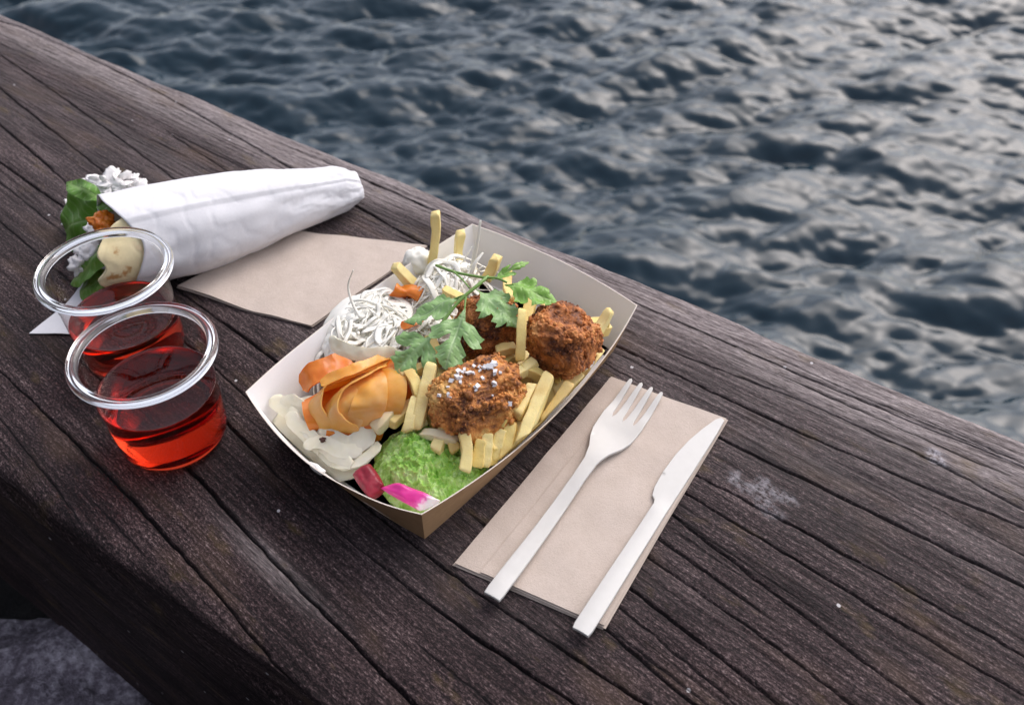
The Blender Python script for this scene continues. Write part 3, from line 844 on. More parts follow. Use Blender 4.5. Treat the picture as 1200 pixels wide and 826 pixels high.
def mat_mash():
    w = NT('green_mash'); co = w.coord('Object')
    n = w.noise(co, 160, 4, .6); m2 = w.noise(co, 620, 3, .6)
    c = w.ramp(n, [(.36, (.26, .53, .06)), (.50, (.44, .71, .16)), (.66, (.60, .81, .33))])
    c = w.mix(w.ramp(m2, [(.60, 0.0), (.75, .5)]), c, (.56, .72, .33))
    w.set(Base_Color=c, Roughness=.42, Subsurface_Weight=.25, Specular_IOR_Level=.5)
    w.b.inputs['Subsurface Radius'].default_value = (.003, .004, .001); w.b.inputs['Subsurface Scale'].default_value = .2
    w.bump(m2, .5, .0009)
    return w.m
M['mash'] = mat_mash()
def mat_leaf(name, a, b, sheen):
    w = NT(name)
    uv = w.new('ShaderNodeUVMap', uv_map='leaf').outputs[0]
    n = w.noise(w.scale3(uv, (9, 9, 1)), 1, 4, .6)
    v = w.attr('vein').outputs['Fac']
    c = w.mix(n, a, b)
    c = w.mix(w.math('MULTIPLY', v, .5), c, sheen)
    w.set(Base_Color=c, Roughness=.38, Specular_IOR_Level=.6, Subsurface_Weight=0.0)
    tl = w.new('ShaderNodeBsdfTranslucent'); w.put(tl.inputs[0], w.mix(.5, c, (.25, .42, .04)))
    mx = w.new('ShaderNodeMixShader'); mx.inputs[0].default_value = .28
    w.l.new(w.b.outputs[0], mx.inputs[1]); w.l.new(tl.outputs[0], mx.inputs[2]); w.l.new(mx.outputs[0], w.out.inputs['Surface'])
    w.bump(w.math('ADD', w.math('MULTIPLY', v, -1.0), w.math('MULTIPLY', n, .6)), .6, .0008)
    return w.m
M['parsley'] = mat_leaf('parsley_leaf', (.23, .44, .13), (.37, .58, .23), (.54, .68, .42))
M['parsley_bright'] = mat_leaf('parsley_leaf_bright', (.19, .43, .05), (.30, .55, .10), (.48, .66, .26))
M['stem'] = simple('parsley_stem', (.16, .30, .06), .4)
M['lettuce'] = mat_leaf('lettuce_leaf', (.10, .27, .025), (.20, .40, .06), (.46, .60, .25))
def mat_flatbread():
    w = NT('flatbread'); co = w.coord('Object')
    n = w.noise(co, 60, 4, .6); s = w.noise(co, 130, 3, .5)
    c = w.mix(n, (.78, .66, .36), (.84, .75, .50))
    c = w.mix(w.ramp(s, [(.60, 0.0), (.70, .9)]), c, (.50, .25, .07))
    w.set(Base_Color=c, Roughness=.75); w.bump(n, .3, .002)
    return w.m
M['flatbread'] = mat_flatbread()
M['topping'] = mat_veg('white_topping', (.80, .77, .755), (.86, .84, .83), 120, .55, 0.0, 0.0, (.004, .004, .004))
M['salt'] = simple('salt', (.86, .86, .88), .35, Transmission_Weight=.15, Specular_IOR_Level=.6)
M['pepper'] = simple('peppercorn', (.06, .018, .01), .6)
M['sauce'] = simple('white_sauce', (.80, .78, .74), .35, Specular_IOR_Level=.5)
def attr_set(o, name, vals):
    a = o.data.attributes.new(name, 'FLOAT', 'POINT')
    a.data.foreach_set('value', np.asarray(vals, np.float32))

# ================================================================== food tray
TC = np.array((-.0346, .3668, 0.0)); TA = R(51.7)
TU = np.array((math.cos(TA), math.sin(TA), 0)); TV = np.array((math.sin(TA), -math.cos(TA), 0)); UP = np.array((0, 0, 1.))
TH = .038
def tray_pt(u, v, z):
    return TC + TU * u + TV * v + UP * z
def keep_inside(V, m=.0012):
    """push points of food that would cross a wall of the tray back inside it"""
    V = np.array(V, float)
    d = V - TC; u, v = d @ TU, d @ TV; z = V[:, 2]
    b = np.clip(z / TH, 0, 1.3)
    lu = .0870 + .0078 * b - m; lv = .0555 + .0085 * b - m
    low = z < TH + .002
    u2 = np.clip(u, -lu - (.0035 + .0070 * b) * (1 - np.clip(v / lv, -1, 1) ** 2), lu + (.0035 + .0070 * b) * (1 - np.clip(v / lv, -1, 1) ** 2))
    v2 = np.clip(v, -lv - (.0035 + .0070 * b) * (1 - np.clip(u / lu, -1, 1) ** 2), lv + (.0035 + .0070 * b) * (1 - np.clip(u / lu, -1, 1) ** 2))
    u = np.where(low, u2, u); v = np.where(low, v2, v)
    return TC * [1, 1, 0] + u[:, None] * TU + v[:, None] * TV + z[:, None] * UP
def build_tray():
    hu0, hv0, hu1, hv1 = .0870, .0555, .0948, .0640
    t = empty('food_tray', TC, 'white lined kraft paper tray full of fries, nuggets and salad', 'food tray')
    th = .0006
    def surf(side, a, b):
        """side panel point: a along -1..1, b up 0..1; bowed outwards and a little lower in the middle"""
        bow = (.0035 + .0070 * b) * (1 - a * a); dip = .0050 * b * (1 - a * a)
        hu = hu0 + (hu1 - hu0) * b; hv = hv0 + (hv1 - hv0) * b
        z = .0007 + (TH - .0007) * b - dip
        if side == 'v+': return tray_pt(a * hu, hv + bow, z)
        if side == 'v-': return tray_pt(-a * hu, -hv - bow, z)
        if side == 'u+': return tray_pt(hu + bow, -a * hv, z)
        return tray_pt(-hu - bow, a * hv, z)
    outw = {'v+': TV, 'v-': -TV, 'u+': TU, 'u-': -TU}
    # base
    loop = []
    for sd in ('v+', 'u+', 'v-', 'u-'):
        aa = np.linspace(-1, 1, 25)[:-1] if sd in ('v-', 'u-') else np.linspace(-1, 1, 25)[:-1]
        loop.append([surf(sd, a, 0) for a in aa])
    order = [loop[0], list(reversed([surf('u+', a, 0) for a in np.linspace(-1, 1, 25)[1:]])), loop[2], list(reversed([surf('u-', a, 0) for a in np.linspace(-1, 1, 25)[1:]]))]
    L = np.array([p for q in order for p in q])
    n = len(L)
    V = np.vstack([L * [1, 1, 0] + UP * .0009, L * [1, 1, 0] + UP * .0002])
    F = [tuple(range(n)), tuple(range(2 * n - 1, n - 1, -1))] + [(i, i + n, (i + 1) % n + n, (i + 1) % n) for i in range(n)]
    o = obj('base', V, F, [M['tray_white'], M['tray_kraft']], t, smooth=False, mi=[0, 1] + [1] * n)
    na, nb = 41, 9
    for sd in ('v+', 'u+', 'v-', 'u-'):
        P = np.array([[surf(sd, a, b) for b in np.linspace(0, 1, nb)] for a in np.linspace(-1, 1, na)])
        ripple = np.array([[.0006 * vnoise(np.array([a * 2.5 + 9]), np.array([b * 2]), 50 + len(sd))[0] * math.sin(math.pi * (a + 1) / 2) for b in np.linspace(0, 1, nb)] for a in np.linspace(-1, 1, na)])
        P = P + ripple[..., None] * outw[sd]
        Pi = P - outw[sd] * th
        V = np.vstack([P.reshape(-1, 3), Pi.reshape(-1, 3)])
        m = na * nb; F, mi = [], []
        for q in grid_faces(na, nb):
            F.append(q); mi.append(1); F.append(tuple(i + m for i in reversed(q))); mi.append(0)
        for i in range(na - 1):
            a, b = i * nb + nb - 1, (i + 1) * nb + nb - 1
            F.append((a, b, b + m, a + m)); mi.append(2)
        for i in (0, na - 1):
            for j in range(nb - 1):
                a, b = i * nb + j, i * nb + j + 1
                F.append((a, b, b + m, a + m)); mi.append(2)
        o = obj('side_panel', V, F, [M['tray_white'], M['tray_kraft'], M['card_edge']], t, mi=mi, sharp=40)
        bm = bmesh.new(); bm.from_mesh(o.data); bmesh.ops.recalc_face_normals(bm, faces=bm.faces); bm.to_mesh(o.data); bm.free()
build_tray()

# ================================================================== cups of red drink
def build_cup(c, level, label, spin=0):
    x, y = c
    t = empty('drink_cup', (x, y, 0), label, 'cup', 'clear cups of red drink')
    H, rb, rt = .068, .0296, .0326
    def wall_r(z):
        return rb + (rt - rb) * (z / H) ** .9
    # thin wall with a rounded foot and a slight push-up in the base
    prof = [(.0, .0018), (.012, .0017), (.022, .0012), (.0255, .0006)]
    for a in np.linspace(0, 90, 9):
        prof.append((rb - .0035 + .0035 * math.sin(R(a)), .0004 + .0042 - .0042 * math.cos(R(a))))
    for z in np.linspace(.006, H - .006, 16):
        prof.append((wall_r(z), z))
    V, F = lathe(prof, (x, y, 0.0006))
    body = obj('cup_body', V, F, M['cup'], t)
    # rolled, stepped rim
    zc = H
    rim = [(rt - .0004, zc - .0040), (rt + .0004, zc - .0044), (rt + .0014, zc - .0030), (rt + .0034, zc - .0026), (rt + .0046, zc - .0032), (rt + .0054, zc - .0038), (rt + .0058, zc - .0028),
           (rt + .0056, zc - .0012), (rt + .0049, zc - .0002), (rt + .0041, zc), (rt + .0036, zc - .0008), (rt + .0026, zc - .0009), (rt + .0018, zc - .0002), (rt + .0006, zc - .0005), (rt - .0004, zc - .0018)]
    V, F = lathe(rim, (x, y, 0), closed=True)
    r = obj('rim', V, F, M['rim'], t)
    b = r.modifiers.new('round', 'SUBSURF'); b.levels = b.render_levels = 1
    # the drink stands just inside the thin wall
    g = .00025
    dp = [(0, .0034), (.012, .0033), (.022, .0029), (.0255, .0024)]
    for a in np.linspace(10, 90, 8):
        dp.append((rb - .0035 - g + .0035 * math.sin(R(a)), .0020 + .0040 - .0040 * math.cos(R(a))))
    for z in np.linspace(.0075, level - .0012, 10):
        dp.append((wall_r(z - .0006) - g, z))
    rl = wall_r(level) - g
    dp += [(rl, level - .0004), (rl - .0001, level), (rl - .0008, level - .0003), (rl - .002, level - .0006), (rl * .5, level - .0007), (0, level - .0007)]
    V, F = lathe(dp, (x, y, 0))
    d = obj('drink', V, F, M['drink'], t)
    for o in (body, d):
        bm = bmesh.new(); bm.from_mesh(o.data); bmesh.ops.remove_doubles(bm, verts=bm.verts, dist=1e-6); bmesh.ops.recalc_face_normals(bm, faces=bm.faces)
        bm.to_mesh(o.data); bm.free()
build_cup((-.1915, .3340), .0400, 'clear plastic cup of red drink standing nearest, in front of the other cup')
build_cup((-.2325, .4010), .0310, 'clear plastic cup of red drink behind the other cup, beside the wrap')

# ================================================================== napkins
def build_napkin(name_label, corners, layers, fold, seed, lift):
    """folded paper napkin: corners in order, thin layers slightly out of register, joined into one thing"""
    C = np.array(corners, float)
    parts = []
    for k in range(layers):
        rnd = random.Random(seed + k)
        off = [(rnd.uniform(-.0010, .0010), rnd.uniform(-.0010, .0010)) for _ in C]
        O = C + np.array(off) * (1 if k < layers - 1 else .0)
        if k == layers - 1 and fold is not None:      # the upper leaf stops short, showing the folded strip below
            O[0] = O[0] + (O[1] - O[0]) * .17; O[3] = O[3] + (O[2] - O[3]) * .19
        ctr = O.mean(0)
        O = ctr + (O - ctr) * (1.0 + .010 * (layers - 1 - k))
        zb = .0004 + .0009 * k
        def zf(x, y, k=k, zb=zb):
            a = np.array((x, y))
            e = .0006 * vnoise(np.array([x * 60 + k * .15]), np.array([y * 60]), seed)[0] + .0006
            z = zb + e * (k + 1) / layers * .9 + lift(a) * (k + 1) / layers
            z += .0005 * math.exp(-((x * 9 - y * 6 + vnoise(np.array([x * 30]), np.array([y * 30]), seed + 3)[0] * .25 + 1.62) / .035) ** 2) * (k + 1) / layers
            return z
        parts.append(plate(O, .0022 if k == layers - 1 else .004, .00035, zf))
    V, F = join(*parts)
    o = obj('paper_napkin', V, F, M['napkin'], sharp=50)
    tag(o, name_label, 'napkin', 'brown paper napkins')
n_dir = unit(np.array((.0866, .1253))); n_nor = np.array((n_dir[1], -n_dir[0]))
build_napkin('folded brown paper napkin lying flat beneath the white fork and knife', [(-.0279, .2490), (.0438, .2142), (.1232, .3435), (.0590, .3765)], 3,
             (np.array((-.0279, .2495)) + n_nor * .016, n_nor), 60, lambda a: 0.0)
def lift_back(a):
    d = (a - np.array((-.2206, .4607))) @ unit(np.array((-.0373, -.0928)))
    return .0016 * max(0.0, math.sin((a[0] + .22) * 62)) * math.exp(-max(0, -d) / .02)
build_napkin('folded brown paper napkin partly under the paper wrapped roll, behind the food tray', [(-.2230, .4607), (-.175, .4385), (-.1278, .4224), (-.060, .5040), (-.1090, .5130), (-.1570, .5210)], 2, None, 75, lift_back)

# ================================================================== fork and knife
def build_fork():
    a, b = np.array((-.0098, .2262)), np.array((.0798, .3668))
    ax = b - a; Ln = np.linalg.norm(ax); ax /= Ln
    hw = [(0, .0044), (.004, .0047), (.02, .0046), (.055, .0040), (.085, .0036), (.098, .0040), (.107, .0062), (.115, .0098), (.122, .0118), (.130, .0124), (.136, .0126)]
    up = [(x, y) for x, y in hw]
    tip = []
    pitch = .00665; tw = .0024
    x0, x1 = .1375, Ln
    ys = [1.5 * pitch, .5 * pitch, -.5 * pitch, -1.5 * pitch]
    out = list(up)
    for i, yc in enumerate(ys):
        dx = .0 - abs(yc) * .06
        out += [(x0 + .001, yc + tw), (x1 - .006 + dx, yc + tw * .62), (x1 - .0012 + dx, yc + tw * .42), (x1 + dx, yc), (x1 - .0012 + dx, yc - tw * .42), (x1 - .006 + dx, yc - tw * .62), (x0 + .001, yc - tw)]
        if i < 3:
            out += [(x0 - .0015, (ys[i] + ys[i + 1]) / 2)]
    out += [(x, -y) for x, y in reversed(hw)]
    def zf(x, y):
        z = .0062 - .0022 * sstep(.0, .05, x) + .0030 * sstep(.06, .100, x) - .0052 * sstep(.100, .128, x) + .0032 * sstep(.142, Ln, x)
        z += 9.0 * y * y * sstep(.105, .125, x) * (1 - sstep(.138, .15, x))
        z += (.0012 - 26 * y * y) * (1 - sstep(.07, .10, x)) - .0007 * math.exp(-(y / .0014) ** 2) * sstep(.008, .014, x) * (1 - sstep(.075, .085, x))
        return z + .0009
    V, F = plate(out, .0026, .0019, zf)
    W = place(V, (a[0], a[1], 0.0), (ax[0], ax[1], 0), (-ax[1], ax[0], 0))
    o = obj('fork', W, F, M['cutlery'], sharp=60)
    m = o.modifiers.new('soft_edges', 'BEVEL'); m.width = .0005; m.segments = 2; m.limit_method = 'ANGLE'; m.angle_limit = R(50)
    tag(o, 'white disposable fork lying on the brown napkin beside the tray', 'fork')
def build_knife():
    a, b = np.array((.0318, .2082)), np.array((.1183, .3440))
    ax = b - a; Ln = np.linalg.norm(ax); ax /= Ln
    out = [(0, .0042), (.003, .0047), (.03, .0046), (.070, .0042), (.086, .0042), (.0885, .0050), (.0905, .0072), (.096, .0086), (.108, .0092), (.122, .0086), (.136, .0066), (.148, .0036), (Ln - .003, .0003), (Ln, -.0020),
           (Ln - .001, -.0042), (.148, -.0047), (.12, -.0046), (.088, -.0042), (.05, -.0044), (.02, -.0047), (.003, -.0047), (0, -.0042)]
    def zf(x, y):
        z = .0056 - .0024 * sstep(.0, .09, x) + (.0012 - 30 * y * y) * (1 - sstep(.08, .094, x)) - .0006 * sstep(.1, Ln, x)
        return z + .0009
    V, F = plate(out, .0026, .0019, zf)
    W = place(V, (a[0], a[1], 0.0), (ax[0], ax[1], 0), (-ax[1], ax[0], 0))
    o = obj('knife', W, F, M['cutlery'], sharp=60)
    m = o.modifiers.new('soft_edges', 'BEVEL'); m.width = .0005; m.segments = 2; m.limit_method = 'ANGLE'; m.angle_limit = R(50)
    tag(o, 'white disposable knife lying on the brown napkin, right of the fork', 'knife')
build_fork()
build_knife()

# ================================================================== the paper wrapped roll
def build_wrap():
    A, B = np.array(WRAP_OPEN), np.array(WRAP_END)
    ax = unit(B - A); Ln = np.linalg.norm(B - A)
    side = unit(np.cross(ax, UP)); up = np.cross(side, ax)      # side points to the camera's lower right
    t = empty('wrap_sandwich', ((A + B) / 2 * [1, 1, 0]), 'white paper wrapped flatbread roll with salad spilling from its open end', 'wrap')
    def rad(u):
        r = np.interp(u, [-.3, 0, .25, .5, .75, .92, 1.0, 1.06], [.0320, .0320, .0315, .0280, .0228, .0185, .0168, .0145])
        f = np.interp(u, [0, .6, 1.0, 1.06], [1.0, .98, .90, .72])
        return r, r * f
    nu, nv = 110, 120
    def tube(u0, u1, shrink, seed, amp, cut):
        V = []
        for i in range(nu):
            for j in range(nv):
                th = 2 * math.pi * j / nv
                s0 = u0(th) if callable(u0) else u0
                u = s0 + (u1 - s0) * i / (nu - 1)
                a, b = rad(u)
                p = A + (B - A) * u
                w = 1.0
                q = p + side * (a - shrink) * math.cos(th) + up * (b - shrink) * math.sin(th)
                k = fnoise((u * 2.2, math.cos(th) * .9, math.sin(th) * .9), 1.6, seed, 2) * amp
                c = abs(fnoise((u * 5, math.cos(th) * 1.1, math.sin(th) * 1.1), 1.5, seed + 5, 2))
                qs = (th - .95) % (2 * math.pi)          # the overlapping edge of the paper runs along the roll
                k = k * .8 + .0014 * sstep(0, .05, qs) * max(0, 1 - qs / 2.2)
                k -= max(0, .12 - c) * amp * 1.4
                c2 = abs(fnoise((u * 9, math.cos(th) * 2.1, math.sin(th) * 2.1), 1.7, seed + 11, 2))
                k -= max(0, .10 - c2) * amp * 2.0 * (.05 + .95 * sstep(.5, 1.0, u))
                q = q + (side * math.cos(th) + up * math.sin(th)) * k
                q[2] = max(q[2], .0012)
                V.append(q)
        return np.array(V)
    # paper: a mouth with a notch on the upper side, closed and tucked at the narrow end
    def mouth(th):
        q = (th + math.pi) % (2 * math.pi) - math.pi
        return -.06 - .01 * math.exp(-((q - 1.75) / .5) ** 2) + .07 * math.exp(-((q - .5) / .6) ** 2)
    V = tube(mouth, 1.06, 0.0, 2.0, .0026, True)
    Vi = tube(mouth, 1.06, .0007, 2.0, .0026, True)
    m = nu * nv
    F = grid_faces(nu, nv, wrap_v=True)
    F = F + [tuple(i + m for i in reversed(q)) for q in F]
    F += [(j + m, (j + 1) % nv + m, (j + 1) % nv, j) for j in range(nv)]
    # tucked end: rings shrinking to a crease
    VV = [V, Vi]; base = 2 * m; last = (nu - 1) * nv; cE = V[last:last + nv].mean(0)
    prev = [last + j for j in range(nv)]
    for k, (sc, ou) in enumerate(((.86, .0035), (.55, .0045), (.2, .003))):
        ring = cE + (V[last:last + nv] - cE) * [sc, sc, sc] + ax * ou + np.array([[0, 0, .0016 * math.sin(5 * 2 * math.pi * j / nv + k)] for j in range(nv)])
        ring[:, 2] = np.maximum(ring[:, 2], .0012)
        VV.append(ring)
        cur = [base + j for j in range(nv)]
        F += [(prev[j], prev[(j + 1) % nv], cur[(j + 1) % nv], cur[j]) for j in range(nv)]
        prev = cur; base += nv
    F.append(tuple(reversed(prev)))
    o = obj('wrapping_paper', np.vstack(VV), F, M['wrap_paper'], t)
    # the loose paper corner on the timber
    O = [(-.3055, .4162), (-.2765, .4152), (-.2580, .4420), (-.2420, .4520), (-.262, .4800), (-.283, .4620), (-.293, .4400)]
    V, F = plate(O, .004, .0003, lambda x, y: .0012 + .010 * sstep(.435, .475, y) ** 1.4 + .0008 * vnoise(np.array([x * 70]), np.array([y * 70]), 9)[0])
    obj('paper_corner', V, F, M['wrap_paper'], t, sharp=50)
    # flatbread inside the paper, sticking out of the mouth
    def bread(th):
        q = (th + math.pi) % (2 * math.pi) - math.pi
        return .05 - .22 * math.exp(-(abs(q - .05) / 1.05) ** 4) + .012 * math.sin(6 * th) + .010 * math.sin(11 * th)
    V = tube(bread, .5, .0022, 2.0, .0026, True)
    Vi = tube(bread, .5, .0046, 2.0, .0026, True)
    F = grid_faces(nu, nv, wrap_v=True)
    F = F + [tuple(i + m for i in reversed(q)) for q in F]
    F += [(j + m, (j + 1) % nv + m, (j + 1) % nv, j) for j in range(nv)]
    obj('flatbread', np.vstack([V, Vi]), F, M['flatbread'], t)
    return A, ax, side, up
WA, WX, WS, WU = build_wrap()

def leaf_mesh(base, tip, ratio, normal, kind, mat, name, parent=None, step=.0012, cup=.12, wave=.5, seed=0):
    """a toothed leaf blade from base to tip; kind picks the outline"""
    base, tip = np.array(base), np.array(tip)
    Ln = np.linalg.norm(tip - base)
    half0 = [(.0, .012), (.10, .05), (.20, .20), (.22, .34), (.28, .40), (.30, .52), (.38, .50), (.42, .60), (.49, .52), (.53, .40), (.50, .27), (.58, .34), (.62, .46), (.69, .40), (.72, .45), (.78, .33), (.80, .20), (.85, .25), (.90, .17), (.94, .14), (1.0, .0)]
    half1 = [(.0, .012), (.08, .04), (.20, .10), (.24, .30), (.33, .44), (.38, .56), (.47, .52), (.54, .60), (.60, .48), (.57, .34), (.50, .20), (.44, .12), (.54, .12), (.64, .24), (.72, .34), (.78, .28), (.85, .31), (.88, .20), (.94, .16), (1.0, .0)]
    half2 = [(0, .05), (.1, .22), (.25, .40), (.4, .47), (.55, .52), (.7, .47), (.85, .36), (.95, .2), (1.0, .0)]
    h = (half0, half1, half2)[kind]
    rnd = random.Random(seed)
    j = lambda: 1 + rnd.uniform(-.10, .10)
    O = [(x * Ln, y * Ln * ratio * 1.0 * j()) for x, y in h] + [(x * Ln * (.97 + rnd.uniform(0, .03)), -y * Ln * ratio * j()) for x, y in reversed(h[:-1])]
    def zf(x, y):
        u = x / Ln; w = y / Ln
        return Ln * (-cup * 1.2 * (u - .4) ** 2 - .30 * abs(w) ** 1.5 * cup * 4 + .045 * wave * math.sin(w * 17 + seed) * math.sin(u * 9 + seed * 2))
    V, F = plate(O, step, .00028, zf)
    x = unit(tip - base); nz = unit(np.array(normal, float)); y = np.cross(nz, x)
    W = place(V, base, x, y)
    o = obj(name, W, F, mat, parent, sharp=60)
    me = o.data
    # veins: midrib and side veins running outwards
    vein = []
    for px, py, _ in V:
        u, w_ = px / Ln, abs(py) / Ln
        mid = math.exp(-(w_ / .018) ** 2)
        ph = (u - w_ * .9) * 7.0
        sv = math.exp(-(((ph - round(ph)) / 7.0) / .012) ** 2) * (.8 if w_ < .5 * ratio else .4) * (u > .12)
        vein.append(max(mid, sv))
    attr_set(o, 'vein', vein)
    uvl = me.uv_layers.new(name='leaf')
    li = np.empty(len(me.loops), np.int32); me.loops.foreach_get('vertex_index', li)
    uvl.data.foreach_set('uv', (V[:, :2] / Ln + seed * .37)[li].astype(np.float32).ravel())
    return o
def lumps(name, c, spec, mat, parent=None, sub=4, seed=0, flat=1.0):
    """many small lumpy pieces heaped together into one body"""
    rnd = random.Random(seed); parts = []
    V0, F0 = ico(sub)
    for dx, dy, dz, r in spec:
        sx, sy, sz = r * rnd.uniform(.8, 1.25), r * rnd.uniform(.8, 1.25), r * rnd.uniform(.7, 1.0)
        a = rnd.uniform(0, 6.28); s0 = rnd.uniform(0, 90)
        V = []
        for v in V0:
            k = 1 + .42 * fnoise(v, 1.8, s0, 3) + .16 * fnoise(v, 5, s0 + 3, 2)
            q = np.array((v[0] * sx, v[1] * sy, v[2] * sz * flat)) * k
            if flat < 1:
                q = np.array((q[0], q[1] * math.cos(s0) - q[2] * math.sin(s0), q[1] * math.sin(s0) + q[2] * math.cos(s0)))
            V.append((c[0] + dx + q[0] * math.cos(a) - q[1] * math.sin(a), c[1] + dy + q[0] * math.sin(a) + q[1] * math.cos(a), max(.0006, c[2] + dz + q[2])))
        parts.append((np.array(V), F0))
    V, F = join(*parts)
    return obj(name, V, F, mat, parent)
def build_wrap_filling():
    A, ax, side, up = WA, WX, WS, WU
    rnd = random.Random(5)
    # pale crumbly topping heaped at the far side of the mouth
    spec = []
    for i in range(180):
        a = rnd.uniform(0, 6.28); r = rnd.random() ** .6
        x, y = -.001 + .038 * r * math.cos(a), .015 * r * math.sin(a)
        spec.append((x * .96 - y * .15, x * .20 + y, .032 * (1 - r * r) * rnd.uniform(.5, 1), rnd.uniform(.0026, .0058)))
    o = lumps('crumbly_topping', (-.281, .5345, .008), spec, M['topping'], None, 3, 7, .30)
    tag(o, 'heap of pale crumbly white topping beside the open end of the wrap', 'topping')
    # lettuce leaves
    for k, (b, tp, ratio, nor, lab) in enumerate([
            ((-.268, .490, .040), (-.3190, .5100, .010), .72, (-.15, -.75, .65), 'green lettuce leaf spilling out of the wrap below the white topping'),
            ((-.268, .492, .050), (-.300, .513, .050), .34, (.1, -.5, .8), 'bright green curled lettuce edge on top of the larger lettuce leaf'),
            ((-.250, .476, .055), (-.272, .492, .050), .5, (-.2, -.3, 1), 'small dark green leaf tucked under the edge of the wrapping paper'),
            ((-.255, .458, .040), (-.290, .452, .012), .45, (-.4, -.4, .8), 'green herb leaf in the open end of the wrap behind the cup'),
            ((-.258, .452, .022), (-.284, .446, .006), .6, (-.3, -.5, .8), 'lowest green leaf under the filling of the wrap behind the cup')]):
        o = leaf_mesh(b, tp, ratio, nor, 2, M['lettuce'], 'lettuce_leaf', None, .0012, .20, .8, 20 + k)
        tag(o, lab, 'leaf', 'leaves in the wrap')
    o = lumps('white_cheese_chunk', (-.274, .466, .026), [(0, 0, 0, .0095), (-.008, -.006, -.006, .0075), (.004, .012, .008, .007)], M['topping'], None, 4, 3)
    tag(o, 'soft white chunk of filling in the open end of the wrap', 'filling')
    o = lumps('tomato_piece', (-.2585, .4640, .052), [(0, 0, 0, .0068), (.003, -.005, -.002, .0055)], CARROT_M[0], None, 4, 12)
    tag(o, 'orange red piece of filling against the flatbread in the wrap', 'filling')
build_wrap_filling()

# ================================================================== fries
def fry_mesh(a, b, w, bend, seed):
    a, b = np.array(a), np.array(b)
    rnd = random.Random(seed)
    n = 14
    t = np.linspace(0, 1, n)
    d = unit(b - a)
    perp = unit(np.cross(d, (rnd.uniform(-1, 1), rnd.uniform(-1, 1), .4)))
    path = a + (b - a) * t[:, None] + perp * ((bend + rnd.uniform(-.0022, .0022)) * np.sin(np.pi * t))[:, None]
    h = w / 2 * .86; k = h * .84
    ring = []
    asp = rnd.uniform(.86, 1.06)
    for sx, sy in ((1, 1), (-1, 1), (-1, -1), (1, -1)):
        pts = [(h, k), (h * .97, h * .96), (k, h)] if sx * sy > 0 else [(k, h), (h * .97, h * .96), (h, k)]
        ring += [(sx * x, sy * y * asp) for x, y in pts]
    scale = [1 + .05 * math.sin(5 * q + seed) + rnd.uniform(-.025, .025) for q in t]
    scale[0] *= rnd.uniform(.72, .9); scale[-1] *= rnd.uniform(.72, .9)
    V, F = sweep(path, ring, scale)
    kk = len(ring); V = np.array(V)
    for e_, sg in ((0, -1), (n - 1, 1)):        # ends cut at a slant
        sk = np.array((rnd.uniform(-1, 1), rnd.uniform(-1, 1), rnd.uniform(-1, 1)))
        blk = V[e_ * kk:(e_ + 1) * kk]
        V[e_ * kk:(e_ + 1) * kk] = blk + d * ((blk - blk.mean(0)) @ unit(sk) * .55)[:, None]
    edge = np.array([1.0 if (i % 3 == 1) else .25 for i in range(len(ring))] * n).reshape(n, -1)
    edge[0] += .6; edge[-1] += .6
    V = np.array([v + np.array((fnoise(v, 260, seed), fnoise(v, 260, seed + 4), fnoise(v, 260, seed + 8))) * .0005 for v in V])
    return V, F, np.clip(edge.ravel(), 0, 1)
def add_fry(a, b, w, bend, tone, label, seed, sub=True):
    V, F, e = fry_mesh(a, b, w, bend, seed)
    o = obj('french_fry', keep_inside(V), F, FRY_M[tone])
    attr_set(o, 'edge', e)
    m = o.modifiers.new('smooth', 'SUBSURF'); m.levels = m.render_levels = 1
    tag(o, label, 'fry', 'fries in the food tray')
for i, (a, b, w, bend, tone, lab) in enumerate(FRIES):
    if i == 27:          # buried
        continue
    add_fry(a, b, w * .84, bend, tone, lab, i + 1)
rnd = random.Random(31); nb = -1
COVERED = {0, 1, 3, 4, 5, 7, 8, 9, 10, 11, 12, 13, 14, 15, 17, 18, 20, 22, 23, 24, 26, 27, 28, 29, 30, 32, 33, 35, 36, 37, 39, 41, 42, 43, 45, 46, 47, 48, 49, 50, 51, 53, 55, 56, 57, 59, 60, 62}      # wholly buried ones are left out
for i in range(64):       # the bed of fries that carries the nuggets, seen in the gaps between them
    u, v = rnd.uniform(-.030, .072), rnd.uniform(-.040, .050)
    if i >= 34:
        u, v = rnd.uniform(-.020, .078), rnd.uniform(.018, .054)
    if u < -.012 and v < .0:
        continue
    z = .0055 + (.019 if i % 3 else .010) * rnd.random() + (.008 if i >= 34 else 0)
    an = rnd.uniform(0, math.pi); Lh = rnd.uniform(.018, .030)
    p, q = [], []
    for s_ in (-1, 1):
        uu = min(.078, max(-.045, u + s_ * Lh * math.cos(an))); vv = min(.058, max(-.050, v + s_ * Lh * math.sin(an)))
        (p if s_ < 0 else q).append(tray_pt(uu, vv, max(.0055, z + s_ * rnd.uniform(-.006, .006))))
    nb += 1
    wd, tone = rnd.uniform(.0068, .0082), rnd.choice((0, 1, 1, 2))
    if nb in COVERED:
        continue
    add_fry(p[0], q[0], wd, .001, tone, 'fry in the bottom layer of the tray, mostly covered by other food', 100 + i)

